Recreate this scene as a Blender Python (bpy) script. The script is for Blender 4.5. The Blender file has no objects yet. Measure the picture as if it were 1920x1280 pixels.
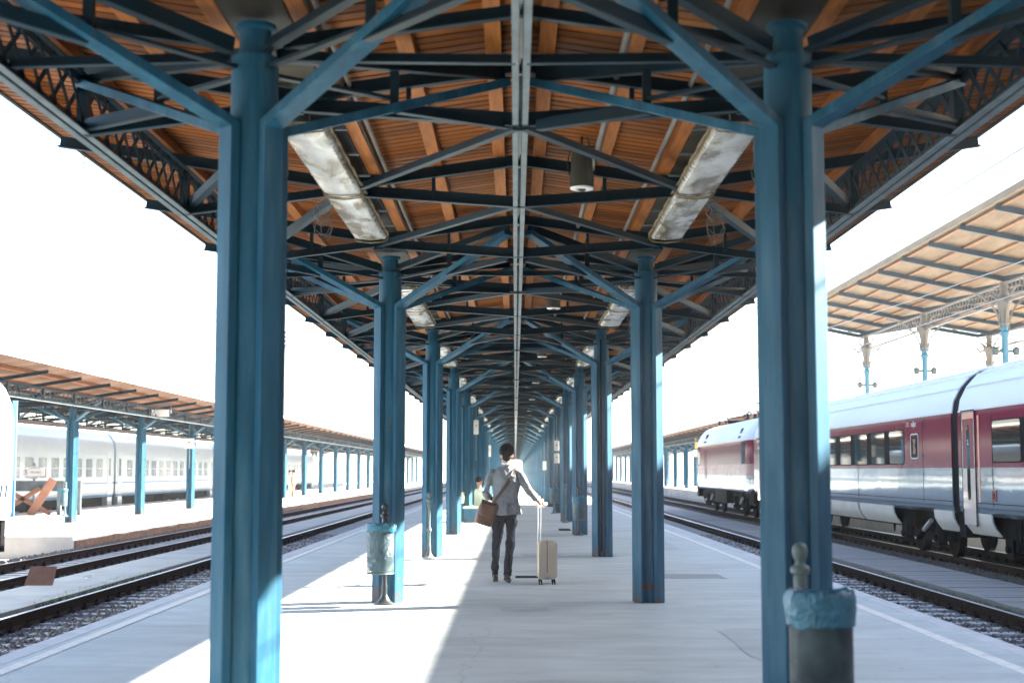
import bpy, bmesh, math, random
from mathutils import Vector, Matrix, noise
random.seed(7)
S = bpy.context.scene
COL = S.collection
R = math.radians
# ------------------------------------------------------------------ camera
F = 2667.0
cd = bpy.data.cameras.new('camera'); cam = bpy.data.objects.new('camera', cd); COL.objects.link(cam)
cam.location = (0, 0, 1.45)
cam.rotation_euler = (R(90 + 5.2), 0, R(0.13))
cd.sensor_width = 36; cd.lens = 50
cd.clip_start = 0.1; cd.clip_end = 6000
cd.dof.use_dof = True; cd.dof.focus_distance = 19.5; cd.dof.aperture_fstop = 2.2
S.camera = cam
# ------------------------------------------------------------------ light
EL, AZX, AZY = math.atan(0.6226), 1.0, 0.30          # sun to the right, a little ahead of the camera
n_ = math.hypot(AZX, AZY); sd = Vector((AZX/n_*math.cos(EL), AZY/n_*math.cos(EL), math.sin(EL)))
W = bpy.data.worlds.new('World'); S.world = W; W.use_nodes = True
wt = W.node_tree; bgn = wt.nodes['Background']
sky = wt.nodes.new('ShaderNodeTexSky'); sky.sky_type = 'NISHITA'; sky.sun_disc = False
sky.sun_elevation = EL; sky.sun_rotation = math.atan2(sd.x, sd.y)
sky.air_density = 1.0; sky.dust_density = 1.2; sky.ozone_density = 1.0; sky.altitude = 100
wt.links.new(sky.outputs[0], bgn.inputs[0]); bgn.inputs[1].default_value = 0.06
ld = bpy.data.lights.new('sun', 'SUN'); lo = bpy.data.objects.new('sun', ld); COL.objects.link(lo)
ld.energy = 5.0; ld.angle = R(0.6); ld.color = (1.0, 0.93, 0.82)
lo.rotation_euler = sd.to_track_quat('Z', 'Y').to_euler(); lo.location = (60, 20, 60)
S.view_settings.view_transform = 'Standard'; S.view_settings.look = 'None'
S.view_settings.exposure = 3.65; S.view_settings.gamma = 1
S.cycles.max_bounces = 8; S.cycles.diffuse_bounces = 5; S.cycles.glossy_bounces = 3
S.cycles.volume_bounces = 0; S.cycles.transparent_max_bounces = 16; S.cycles.sample_clamp_indirect = 6

# ------------------------------------------------------------------ helpers
def tag(o, label=None, cat=None, group=None, kind=None):
    if label: o['label'] = label
    if cat: o['category'] = cat
    if group: o['group'] = group
    if kind: o['kind'] = kind
    elif cat: o['kind'] = 'thing'
    return o
def empty(name, loc, label=None, cat=None, group=None, rz=0):
    o = bpy.data.objects.new(name, None); COL.objects.link(o); o.location = loc; o.rotation_euler = (0, 0, rz)
    o.empty_display_size = .2
    return tag(o, label, cat, group, 'thing' if cat else None)
def children(o): return [c for c in ALL if c.parent == o]
ALL = []
def copy_tree(o, loc, label=None, group=None, rz=None):
    r = o.copy(); COL.objects.link(r); r.location = loc
    if rz is not None: r.rotation_euler = (0, 0, rz)
    if label: r['label'] = label
    if group: r['group'] = group
    for ch in o.children:
        c = ch.copy(); COL.objects.link(c); c.parent = r
        for g in ch.children:
            d = g.copy(); COL.objects.link(d); d.parent = c
    return r
class MB:
    def __init__(s): s.v = []; s.f = []; s.mi = []; s.m = 0
    def add(s, vs, fs):
        b = len(s.v); s.v += [tuple(v) for v in vs]
        for f in fs: s.f.append(tuple(b+i for i in f)); s.mi.append(s.m)
    def box(s, x0, y0, z0, x1, y1, z1):
        s.add([(x0,y0,z0),(x1,y0,z0),(x1,y1,z0),(x0,y1,z0),(x0,y0,z1),(x1,y0,z1),(x1,y1,z1),(x0,y1,z1)],
              [(0,3,2,1),(4,5,6,7),(0,1,5,4),(1,2,6,5),(2,3,7,6),(3,0,4,7)])
        return s
    def bar(s, p0, p1, w, h, up=(0,0,1), ow=0, oh=0):
        p0 = Vector(p0); p1 = Vector(p1); d = (p1-p0).normalized(); up = Vector(up)
        sx = d.cross(up)
        if sx.length < 1e-5: sx = d.cross(Vector((1,0,0)))
        sx.normalize(); uz = sx.cross(d).normalized()
        o = sx*ow + uz*oh
        vs = []
        for p in (p0, p1):
            for a, b in ((-1,-1),(1,-1),(1,1),(-1,1)): vs.append(p + o + sx*(a*w/2) + uz*(b*h/2))
        s.add(vs, [(0,1,2,3),(7,6,5,4),(0,4,5,1),(1,5,6,2),(2,6,7,3),(3,7,4,0)])
        return s
    def angle(s, p0, p1, h, w, t=.012, side=1):          # steel angle: upright plate and bottom flange
        s.bar(p0, p1, t, h); s.bar(p0, p1, w, t, ow=side*(w/2+.001), oh=-h/2+t/2-.002); return s
    def sweep(s, path, w, d, side):                        # rectangular section swept with mitres; side is constant
        side = Vector(side).normalized(); P = [Vector(p) for p in path]; rings = []
        for i, p in enumerate(P):
            a = (P[i]-P[i-1]).normalized() if i else None
            b = (P[i+1]-P[i]).normalized() if i < len(P)-1 else None
            if a is None: n = side.cross(b)
            elif b is None: n = side.cross(a)
            else:
                n = (side.cross(a)+side.cross(b)); n.normalize(); n = n / max(.3, n.dot(side.cross(a)))
            rings.append([p+side*(u*w/2)+n*(v*d/2) for u, v in ((-1,-1),(1,-1),(1,1),(-1,1))])
        vs = [v for r in rings for v in r]; fs = [(3,2,1,0)]
        for i in range(len(P)-1):
            for k in range(4): fs.append((4*i+k, 4*i+(k+1)%4, 4*i+4+(k+1)%4, 4*i+4+k))
        m = 4*(len(P)-1); fs.append((m,m+1,m+2,m+3)); s.add(vs, fs); return s
    def tube(s, path, r, n=10, caps=True):
        P = [Vector(p) for p in path]; rr = r if isinstance(r, (list, tuple)) else [r]*len(P); vs = []; up = Vector((0,0,1))
        for i, p in enumerate(P):
            d = (P[min(i+1,len(P)-1)]-P[max(i-1,0)]).normalized()
            sx = d.cross(up)
            if sx.length < .05: sx = d.cross(Vector((0,1,0)))
            sx.normalize(); uz = sx.cross(d)
            for k in range(n):
                a = 2*math.pi*k/n; vs.append(p+sx*(rr[i]*math.cos(a))+uz*(rr[i]*math.sin(a)))
        fs = []
        for i in range(len(P)-1):
            for k in range(n): fs.append((i*n+k, i*n+(k+1)%n, (i+1)*n+(k+1)%n, (i+1)*n+k))
        if caps: fs.append(tuple(range(n-1,-1,-1))); fs.append(tuple((len(P)-1)*n+k for k in range(n)))
        s.add(vs, fs); return s
    def lathe(s, prof, c=(0,0,0), n=20):
        vs = []
        for r, z in prof:
            for k in range(n): a = 2*math.pi*k/n; vs.append((c[0]+r*math.cos(a), c[1]+r*math.sin(a), c[2]+z))
        fs = [(i*n+k, i*n+(k+1)%n, (i+1)*n+(k+1)%n, (i+1)*n+k) for i in range(len(prof)-1) for k in range(n)]
        fs.append(tuple(range(n-1,-1,-1))); fs.append(tuple((len(prof)-1)*n+k for k in range(n)))
        s.add(vs, fs); return s
    def rings(s, rs, closed=True, caps=True):
        n = len(rs[0]); vs = [v for r in rs for v in r]; fs = []
        for i in range(len(rs)-1):
            for k in range(n if closed else n-1): fs.append((i*n+k, i*n+(k+1)%n, (i+1)*n+(k+1)%n, (i+1)*n+k))
        if caps: fs.append(tuple(range(n-1,-1,-1))); fs.append(tuple((len(rs)-1)*n+k for k in range(n)))
        s.add(vs, fs); return s
    def extr(s, prof, y0, y1):                              # (x, z) outline, counter-clockwise, extruded along y
        return s.rings([[(x, y0, z) for x, z in prof], [(x, y1, z) for x, z in prof]])
    def mesh(s, name, mats, smooth=False):
        me = bpy.data.meshes.new(name); me.from_pydata(s.v, [], s.f)
        for m in (mats if isinstance(mats, (list, tuple)) else [mats]): me.materials.append(m)
        if isinstance(mats, (list, tuple)) and len(mats) > 1: me.polygons.foreach_set('material_index', s.mi)
        bm = bmesh.new(); bm.from_mesh(me); bmesh.ops.recalc_face_normals(bm, faces=bm.faces); bm.to_mesh(me); bm.free()
        if smooth:
            me.polygons.foreach_set('use_smooth', [True]*len(me.polygons))
            try: me.set_sharp_from_angle(angle=R(38))
            except Exception: pass
        me.update(); return me
    def build(s, name, mats, parent=None, smooth=False, loc=(0,0,0)):
        o = bpy.data.objects.new(name, s.mesh(name, mats, smooth)); COL.objects.link(o); o.location = loc
        if parent is not None: o.parent = parent
        return o
def inst(name, me, loc=(0,0,0), parent=None, rz=0):
    o = bpy.data.objects.new(name, me); COL.objects.link(o); o.location = loc; o.rotation_euler = (0,0,rz)
    if parent is not None: o.parent = parent
    return o
def bevel(o, w, seg=2):
    m = o.modifiers.new('bevel', 'BEVEL'); m.width = w; m.segments = seg; m.limit_method = 'ANGLE'; m.angle_limit = R(40); return o

# ------------------------------------------------------------------ materials
def mat(name, col, rough=.6, metal=0, var=.15, vscale=3.0, dirt=None, dirt_amt=.4, dscale=1.2, bump=0, bscale=40, stretch=(1,1,1),
        spec=.5, coat=0, alpha=1, trans=0):
    m = bpy.data.materials.new(name); m.use_nodes = True; t = m.node_tree; b = t.nodes['Principled BSDF']
    N = t.nodes.new; L = t.links.new
    tc = N('ShaderNodeTexCoord'); mp = N('ShaderNodeMapping'); mp.inputs['Scale'].default_value = stretch
    L(tc.outputs['Object'], mp.inputs[0])
    nz = N('ShaderNodeTexNoise'); nz.inputs['Scale'].default_value = vscale; nz.inputs['Detail'].default_value = 6
    nz.inputs['Roughness'].default_value = .6
    L(mp.outputs[0], nz.inputs['Vector'])
    hv = N('ShaderNodeMapRange'); hv.inputs[1].default_value = .3; hv.inputs[2].default_value = .7
    hv.inputs[3].default_value = 1-var; hv.inputs[4].default_value = 1+var
    L(nz.outputs['Fac'], hv.inputs[0])
    mx = N('ShaderNodeMix'); mx.data_type = 'RGBA'; mx.blend_type = 'MULTIPLY'; mx.inputs[0].default_value = 1
    mx.inputs[6].default_value = (*col, 1); L(hv.outputs[0], mx.inputs[7])
    out = mx.outputs[2]
    if dirt:
        n2 = N('ShaderNodeTexNoise'); n2.inputs['Scale'].default_value = dscale; n2.inputs['Detail'].default_value = 8
        n2.inputs['Roughness'].default_value = .7
        L(mp.outputs[0], n2.inputs['Vector'])
        rp = N('ShaderNodeMapRange'); rp.inputs[1].default_value = .5; rp.inputs[2].default_value = .72
        rp.inputs[3].default_value = 0; rp.inputs[4].default_value = dirt_amt; rp.clamp = True
        L(n2.outputs['Fac'], rp.inputs[0])
        m2 = N('ShaderNodeMix'); m2.data_type = 'RGBA'; L(rp.outputs[0], m2.inputs[0]); L(out, m2.inputs[6]); m2.inputs[7].default_value = (*dirt, 1)
        out = m2.outputs[2]
    L(out, b.inputs['Base Color'])
    b.inputs['Roughness'].default_value = rough; b.inputs['Metallic'].default_value = metal
    b.inputs['Specular IOR Level'].default_value = spec; b.inputs['Coat Weight'].default_value = coat; b.inputs['Coat Roughness'].default_value = .05
    b.inputs['Alpha'].default_value = alpha; b.inputs['Transmission Weight'].default_value = trans
    if bump:
        n3 = N('ShaderNodeTexNoise'); n3.inputs['Scale'].default_value = bscale; n3.inputs['Detail'].default_value = 4
        L(mp.outputs[0], n3.inputs['Vector'])
        bp = N('ShaderNodeBump'); bp.inputs['Strength'].default_value = 1; bp.inputs['Distance'].default_value = bump
        L(n3.outputs['Fac'], bp.inputs['Height']); L(bp.outputs[0], b.inputs['Normal'])
    return m
M = {}
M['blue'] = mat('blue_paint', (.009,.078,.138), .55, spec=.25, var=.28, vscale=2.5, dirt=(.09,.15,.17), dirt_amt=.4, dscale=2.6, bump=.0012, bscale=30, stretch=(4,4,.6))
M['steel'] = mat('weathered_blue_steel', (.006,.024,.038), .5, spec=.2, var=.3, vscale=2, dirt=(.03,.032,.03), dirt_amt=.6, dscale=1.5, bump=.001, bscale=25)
M['greysteel'] = mat('worn_grey_steel', (.13,.17,.19), .5, var=.3, vscale=4, dirt=(.07,.08,.08), dirt_amt=.7, dscale=5)
M['wood'] = mat('varnished_purlin_wood', (.36,.125,.032), .6, spec=.15, var=.25, vscale=3, dirt=(.16,.06,.02), dirt_amt=.5, dscale=2.5, bump=.002, bscale=14, stretch=(12,1,12))
M['zinc'] = mat('zinc_sheet', (.36,.37,.38), .5, var=.2)
M['gutter'] = mat('dark_gutter_and_groove_shade', (.022,.018,.012), .7, var=.4, dirt=(.09,.07,.02), dirt_amt=.5)
M['rail'] = mat('rusty_rail', (.035,.020,.014), .85, spec=.1, var=.4, vscale=12)
M['railtop'] = mat('polished_rail_head', (.55,.56,.58), .28, metal=1, var=.05)
M['clip'] = mat('rusty_clip', (.03,.018,.013), .85, spec=.1, var=.4, vscale=20)
M['sleeper'] = mat('weathered_sleeper', (.42,.41,.40), .85, var=.35, vscale=5, dirt=(.12,.09,.07), dirt_amt=.8, dscale=4, bump=.004, bscale=20, stretch=(1,4,1))
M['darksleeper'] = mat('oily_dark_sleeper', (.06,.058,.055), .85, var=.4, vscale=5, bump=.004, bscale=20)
M['black'] = mat('black_rubber', (.004,.005,.007), .8, spec=.1, var=.2)
M['under'] = mat('grimy_underframe', (.007,.007,.008), .7, spec=.06, var=.5, vscale=6, dirt=(.022,.016,.012), dirt_amt=.6, dscale=3)
M['chrome'] = mat('bright_damper_metal', (.55,.57,.6), .3, metal=.6, var=.1)
M['glass'] = mat('dark_window_glass', (.008,.011,.013), .03, var=.05, spec=.3)
M['white'] = mat('white_coach_paint', (.40,.47,.52), .3, var=.05, coat=.3)
M['roofwhite'] = mat('white_train_roof', (.60,.62,.64), .45, var=.07, vscale=1.2, stretch=(1,.2,1))
M['red'] = mat('wine_red_train_paint', (.17,.002,.032), .16, var=.12, coat=0, spec=.14)
M['grey'] = mat('grey_train_paint', (.26,.35,.42), .10, metal=.65, var=.12, coat=.2, spec=.5, bump=.006, bscale=1.3)
M['skirt'] = mat('pale_skirt_panel', (.62,.61,.58), .4, var=.12, dirt=(.30,.24,.18), dirt_amt=.5, dscale=1.5)
M['doorgrey'] = mat('silver_door_paint', (.46,.42,.42), .2, metal=.3, var=.08, coat=.6)
M['orange'] = mat('pale_orange_stripe', (.72,.30,.20), .3, var=.06)
M['bluetrain'] = mat('pale_blue_train_band', (.08,.20,.36), .35, var=.08)
M['concrete'] = mat('pale_concrete', (.36,.345,.315), .9, var=.2, vscale=1.2, dirt=(.28,.26,.23), dirt_amt=.5, dscale=.6, bump=.004, bscale=30)
M['brick'] = mat('crumbling_platform_wall', (.24,.13,.07), .9, var=.5, vscale=6, bump=.02, bscale=8)
M['line'] = mat('worn_white_line', (.78,.75,.68), .8, var=.12, vscale=9, dirt=(.42,.42,.42), dirt_amt=.7, dscale=6)
M['kerb'] = mat('pale_kerb_stone', (.55,.55,.55), .85, var=.15, vscale=5, bump=.003, bscale=30)
M['boxgrey'] = mat('cream_electric_box', (.62,.60,.52), .5, var=.08)
M['rust'] = mat('rust_red_steel', (.36,.17,.11), .8, var=.25, vscale=5, dirt=(.18,.08,.05), dirt_amt=.6)
M['iron'] = mat('green_grey_cast_iron', (.09,.125,.125), .5, spec=.3, var=.3, vscale=10, dirt=(.20,.22,.21), dirt_amt=.4, bump=.004, bscale=40)
M['blackiron'] = mat('black_cast_iron', (.015,.018,.022), .35, var=.2)
M['mesh'] = None
M['bag_plastic'] = mat('blue_bin_liner', (.012,.17,.27), .22, var=.25, vscale=12, bump=.03, bscale=26, trans=.35)
M['wire'] = mat('grey_wire', (.35,.36,.38), .5, var=.05)
M['lampdark'] = mat('dark_lamp_housing', (.055,.06,.05), .4, var=.2)
M['lampwhite'] = mat('white_lamp_reflector', (.75,.75,.72), .4, var=.05)
M['yellow'] = mat('faded_yellow_sign', (.80,.50,.20), .5, var=.05)
M['signwhite'] = mat('white_sign', (.78,.78,.76), .5, var=.05)
M['ink'] = mat('dark_lettering', (.05,.05,.06), .6, var=.05)
M['palewood'] = mat('pale_hall_boards', (.20,.145,.09), .8, var=.3, vscale=3, stretch=(1,.2,1), dirt=(.15,.10,.06), dirt_amt=.5)
M['palejoist'] = mat('pale_hall_joist', (.22,.12,.06), .8, var=.2)
M['hallsteel'] = mat('blue_grey_hall_steel', (.025,.05,.075), .5, var=.2)
M['palelattice'] = mat('grey_hall_lattice', (.17,.16,.145), .6, var=.2)
M['paleblue'] = mat('light_blue_column_paint', (.06,.19,.28), .5, var=.15)

def weather_column(m):
    # rust and bare metal in blotches near the foot, small chips higher up
    t = m.node_tree; b = t.nodes['Principled BSDF']; N = t.nodes.new; L = t.links.new; src = b.inputs['Base Color'].links[0].from_socket
    tc = N('ShaderNodeTexCoord'); sp = N('ShaderNodeSeparateXYZ'); L(tc.outputs['Object'], sp.inputs[0])
    oi = N('ShaderNodeObjectInfo'); va = N('ShaderNodeVectorMath'); va.operation = 'ADD'; L(tc.outputs['Object'], va.inputs[0]); L(oi.outputs['Location'], va.inputs[1])
    n = N('ShaderNodeTexNoise'); n.inputs['Scale'].default_value = 9; n.inputs['Detail'].default_value = 8; n.inputs['Roughness'].default_value = .7; L(va.outputs[0], n.inputs['Vector'])
    zf = N('ShaderNodeMapRange'); zf.inputs[1].default_value = .0; zf.inputs[2].default_value = .45; zf.inputs[3].default_value = .20; zf.inputs[4].default_value = 0; L(sp.outputs['Z'], zf.inputs[0])
    a = N('ShaderNodeMath'); a.operation = 'ADD'; L(n.outputs['Fac'], a.inputs[0]); L(zf.outputs[0], a.inputs[1])
    r = N('ShaderNodeMapRange'); r.inputs[1].default_value = .66; r.inputs[2].default_value = .70; r.inputs[4].default_value = .85; L(a.outputs[0], r.inputs[0])
    x = N('ShaderNodeMix'); x.data_type = 'RGBA'; L(r.outputs[0], x.inputs[0]); L(src, x.inputs[6]); x.inputs[7].default_value = (.075,.045,.028,1)
    L(x.outputs[2], b.inputs['Base Color'])
weather_column(M['blue'])
def boards_mat(name, c1, c2, pitch):
    m = bpy.data.materials.new(name); m.use_nodes = True; t = m.node_tree; b = t.nodes['Principled BSDF']; N = t.nodes.new; L = t.links.new
    tc = N('ShaderNodeTexCoord'); sp = N('ShaderNodeSeparateXYZ'); L(tc.outputs['Object'], sp.inputs[0])
    dv = N('ShaderNodeMath'); dv.operation = 'DIVIDE'; dv.inputs[1].default_value = pitch; L(sp.outputs['Y'], dv.inputs[0])
    fl = N('ShaderNodeMath'); fl.operation = 'FLOOR'; L(dv.outputs[0], fl.inputs[0])
    wn = N('ShaderNodeTexWhiteNoise'); wn.noise_dimensions = '1D'; L(fl.outputs[0], wn.inputs['W'])
    mp = N('ShaderNodeMapping'); mp.inputs['Scale'].default_value = (1.2, 14, 1); L(tc.outputs['Object'], mp.inputs[0])
    nz = N('ShaderNodeTexNoise'); nz.inputs['Scale'].default_value = 1.6; nz.inputs['Detail'].default_value = 8; nz.inputs['Roughness'].default_value = .65
    L(mp.outputs[0], nz.inputs['Vector'])
    ad = N('ShaderNodeMath'); ad.operation = 'ADD'; L(wn.outputs[0], ad.inputs[0]); 
    ml = N('ShaderNodeMath'); ml.operation = 'MULTIPLY'; ml.inputs[1].default_value = 1.6; L(nz.outputs['Fac'], ml.inputs[0]); L(ml.outputs[0], ad.inputs[1])
    mr = N('ShaderNodeMapRange'); mr.inputs[1].default_value = .35; mr.inputs[2].default_value = 1.9; L(ad.outputs[0], mr.inputs[0])
    mx = N('ShaderNodeMix'); mx.data_type = 'RGBA'; L(mr.outputs[0], mx.inputs[0]); mx.inputs[6].default_value = (*c1,1); mx.inputs[7].default_value = (*c2,1)
    # water stains: broad pale patches
    n2 = N('ShaderNodeTexNoise'); n2.inputs['Scale'].default_value = .55; n2.inputs['Detail'].default_value = 7; L(tc.outputs['Object'], n2.inputs['Vector'])
    r2 = N('ShaderNodeMapRange'); r2.inputs[1].default_value = .58; r2.inputs[2].default_value = .78; r2.inputs[4].default_value = .35; L(n2.outputs['Fac'], r2.inputs[0])
    m2 = N('ShaderNodeMix'); m2.data_type = 'RGBA'; L(r2.outputs[0], m2.inputs[0]); L(mx.outputs[2], m2.inputs[6]); m2.inputs[7].default_value = (.34,.20,.10,1)
    L(m2.outputs[2], b.inputs['Base Color']); b.inputs['Roughness'].default_value = .6; b.inputs['Specular IOR Level'].default_value = .12
    return m
M['boards'] = boards_mat('orange_ceiling_boards', (.062,.018,.004), (.29,.090,.015), .13)
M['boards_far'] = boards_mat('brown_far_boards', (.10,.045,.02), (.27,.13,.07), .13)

def asphalt_mat(name, col, dark, cracks=True):
    m = bpy.data.materials.new(name); m.use_nodes = True; t = m.node_tree; b = t.nodes['Principled BSDF']; N = t.nodes.new; L = t.links.new
    tc = N('ShaderNodeTexCoord')
    def nz(sc, det=6, st=(1,1,1), ro=.6):
        mp = N('ShaderNodeMapping'); mp.inputs['Scale'].default_value = st; L(tc.outputs['Object'], mp.inputs[0])
        n = N('ShaderNodeTexNoise'); n.inputs['Scale'].default_value = sc; n.inputs['Detail'].default_value = det; n.inputs['Roughness'].default_value = ro
        L(mp.outputs[0], n.inputs['Vector']); return n
    def mr(s, a, b_, c, d):
        q = N('ShaderNodeMapRange'); q.inputs[1].default_value = a; q.inputs[2].default_value = b_; q.inputs[3].default_value = c; q.inputs[4].default_value = d
        L(s, q.inputs[0]); return q.outputs[0]
    big = mr(nz(.35).outputs['Fac'], .3, .7, .82, 1.12); fine = mr(nz(90, 3).outputs['Fac'], .3, .7, .80, 1.18); st = mr(nz(1.3, 9, (.6,1.6,1), .72).outputs['Fac'], .3, .7, .76, 1.14)
    a = N('ShaderNodeMath'); a.operation = 'MULTIPLY'; L(big, a.inputs[0]); L(fine, a.inputs[1])
    a2 = N('ShaderNodeMath'); a2.operation = 'MULTIPLY'; L(a.outputs[0], a2.inputs[0]); L(st, a2.inputs[1])
    out = a2.outputs[0]
    if cracks:
        gv = N('ShaderNodeTexVoronoi'); gv.inputs['Scale'].default_value = 2.2; L(tc.outputs['Object'], gv.inputs['Vector'])
        gs = mr(gv.outputs['Distance'], .035, .055, .62, 1); a0 = N('ShaderNodeMath'); a0.operation = 'MULTIPLY'; L(out, a0.inputs[0]); L(gs, a0.inputs[1]); out = a0.outputs[0]
        v = N('ShaderNodeTexVoronoi'); v.feature = 'DISTANCE_TO_EDGE'; v.inputs['Scale'].default_value = .22
        wv = nz(1.5, 5); mxv = N('ShaderNodeMix'); mxv.data_type = 'RGBA'; mxv.blend_type = 'ADD'; mxv.inputs[0].default_value = .5
        L(tc.outputs['Object'], mxv.inputs[6]); L(wv.outputs['Color'], mxv.inputs[7]); L(mxv.outputs[2], v.inputs['Vector'])
        cr = mr(v.outputs['Distance'], 0, .003, .78, 1)
        a3 = N('ShaderNodeMath'); a3.operation = 'MULTIPLY'; L(out, a3.inputs[0]); L(cr, a3.inputs[1]); out = a3.outputs[0]
        bk = N('ShaderNodeSeparateXYZ'); L(tc.outputs['Object'], bk.inputs[0])
        pp = N('ShaderNodeMath'); pp.operation = 'PINGPONG'; pp.inputs[1].default_value = 2.1; L(bk.outputs['Y'], pp.inputs[0])
        jt = mr(pp.outputs[0], 0, .022, .62, 1); a4 = N('ShaderNodeMath'); a4.operation = 'MULTIPLY'; L(out, a4.inputs[0]); L(jt, a4.inputs[1]); out = a4.outputs[0]
    mx = N('ShaderNodeMix'); mx.data_type = 'RGBA'; mx.blend_type = 'MULTIPLY'; mx.inputs[0].default_value = 1; mx.inputs[6].default_value = (*col,1); L(out, mx.inputs[7])
    sp = mr(nz(2.3, 8, ro=.75).outputs['Fac'], .62, .75, 0, .6)
    m2 = N('ShaderNodeMix'); m2.data_type = 'RGBA'; L(sp, m2.inputs[0]); L(mx.outputs[2], m2.inputs[6]); m2.inputs[7].default_value = (*dark,1)
    L(m2.outputs[2], b.inputs['Base Color']); b.inputs['Roughness'].default_value = .62
    bp = N('ShaderNodeBump'); bp.inputs['Distance'].default_value = .003; L(nz(60, 4).outputs['Fac'], bp.inputs['Height']); L(bp.outputs[0], b.inputs['Normal'])
    return m
M['asphalt'] = asphalt_mat('bleached_platform_asphalt', (.475,.51,.49), (.34,.375,.37))
M['paving'] = asphalt_mat('pale_far_paving', (.50,.48,.45), (.36,.34,.32), False)
def gravel_mat(name, c1, c2):
    m = bpy.data.materials.new(name); m.use_nodes = True; t = m.node_tree; b = t.nodes['Principled BSDF']; N = t.nodes.new; L = t.links.new
    tc = N('ShaderNodeTexCoord'); v = N('ShaderNodeTexVoronoi'); v.inputs['Scale'].default_value = 22; L(tc.outputs['Object'], v.inputs['Vector'])
    n = N('ShaderNodeTexNoise'); n.inputs['Scale'].default_value = 1.3; n.inputs['Detail'].default_value = 6; L(tc.outputs['Object'], n.inputs['Vector'])
    sp = N('ShaderNodeSeparateColor'); L(v.outputs['Color'], sp.inputs[0])
    a = N('ShaderNodeMath'); a.operation = 'ADD'; L(sp.outputs[0], a.inputs[0]); L(n.outputs['Fac'], a.inputs[1])
    mr = N('ShaderNodeMapRange'); mr.inputs[1].default_value = .4; mr.inputs[2].default_value = 1.6; L(a.outputs[0], mr.inputs[0])
    mx = N('ShaderNodeMix'); mx.data_type = 'RGBA'; L(mr.outputs[0], mx.inputs[0]); mx.inputs[6].default_value = (*c1,1); mx.inputs[7].default_value = (*c2,1)
    L(mx.outputs[2], b.inputs['Base Color']); b.inputs['Roughness'].default_value = .9
    bp = N('ShaderNodeBump'); bp.inputs['Distance'].default_value = .04; bp.invert = True; L(v.outputs['Distance'], bp.inputs['Height']); L(bp.outputs[0], b.inputs['Normal'])
    return m
M['ballast'] = gravel_mat('grey_ballast', (.045,.038,.033), (.20,.175,.155))
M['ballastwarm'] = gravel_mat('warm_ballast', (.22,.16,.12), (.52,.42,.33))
M['stone'] = mat('ballast_stone', (.14,.125,.115), .9, var=.5, vscale=8)
M['earth'] = mat('dusty_ground', (.26,.24,.21), .95, var=.25, vscale=.4)
M['grass'] = mat('dry_green_grass', (.12,.17,.05), .9, var=.4, vscale=4)

# ------------------------------------------------------------------ ground, platforms, tracks
ZR = -.36            # rail head
Y0, Y1 = -34, 290
g = MB(); g.box(-2500, -500, -1.2, 2500, 5000, -.78); o = g.build('ground', M['earth']); tag(o, kind='structure')
def struct(name, mb, m): return tag(mb.build(name, m), kind='structure')
sb = MB(); sb.box(-70, -38, -1, 60, -36, 19)  # unseen building added behind the camera to block sky light
sb_o = sb.build('wall', mat('dark_blocker_stone', (.16,.12,.09), .9, var=.3, vscale=.3))
sbe = empty('light_blocking_building', (0, -36, 0), 'big brown building added behind the camera to block light, out of view', 'building'); sb_o.parent = sbe; sb_o.location = (0, 36, 0)
for i_ in range(-8, 8):
    b_ = MB(); b_.box(i_*8-1.6, -35.99, .2, i_*8+1.6, -35.9, 9); o_ = b_.build('window', M['glass'], sbe); o_.location = (0, 36, 0)
struct('platform', MB().box(-3.86, Y0, -.80, 3.99, Y1, 0), M['asphalt'])
M['patch'] = asphalt_mat('darker_asphalt_patch', (.40,.43,.42), (.28,.30,.30), False)
for i_, (x_, y_, w_, l_) in enumerate(((.55,9.6,1.1,.9),(2.2,12.2,.7,2.2),(.9,25.0,1.6,1.2),(2.7,28.0,.8,3.0),(.1,15.2,.5,.5))):
    pm = MB(); n_p = 18; rp = random.Random(i_)
    pts_ = []
    for k_ in range(n_p):
        a_ = 2*math.pi*k_/n_p; cx_, cy_ = math.cos(a_), math.sin(a_); q_ = 1/max(abs(cx_), abs(cy_))*(1+rp.uniform(-.05,.05))
        pts_.append((x_+cx_*q_*w_/2, y_+cy_*q_*l_/2, .004))
    pm.add(pts_, [tuple(range(n_p))]); struct('pavement_patch', pm, M['patch'])
k = MB()
for sx, e in ((-1, -4.05), (1, 4.18)):
    y = Y0
    while y < Y1:
        a, b = sorted((e, e-sx*.188)); k.box(a, y+.004, -.80, b, y+1.196, .002); y += 1.2
struct('kerb', k, M['kerb'])
ln = MB()
for x in (-3.72, 3.70):
    ln.box(x-.055, Y0, .001, x+.055, Y1, .005)
struct('platform_edge_line', ln, M['line'])
# ballast beds
def bed(name, x0, x1, z, m, y0=Y0, y1=Y1):
    nx = max(2, int((x1-x0)/.35)); vs = []; ys = []; y = y0
    while y < y1: ys.append(y); y += .35 if y < 40 else 2.0
    ys.append(y1)
    for y in ys:
        for i in range(nx+1):
            x = x0+(x1-x0)*i/nx; ed = 0 if 0 < i < nx else -.12
            vs.append((x, y, z+ed+.035*noise.noise(Vector((x*1.7, y*1.7, 3)))))
    fs = [(j*(nx+1)+i, j*(nx+1)+i+1, (j+1)*(nx+1)+i+1, (j+1)*(nx+1)+i) for j in range(len(ys)-1) for i in range(nx)]
    b = MB(); b.add(vs, fs); o = b.build(name, m, smooth=True); return tag(o, kind='structure')
bed('ballast', -7.0, -4.05, -.56, M['ballast'])
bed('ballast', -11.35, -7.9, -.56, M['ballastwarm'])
bed('ballast', 4.18, 7.0, -.56, M['ballast'])
bed('ballast', 7.9, 12.4, -.56, M['ballast'])
bed('ballast', -25.0, -20.0, -.98, M['ballast'])
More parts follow.
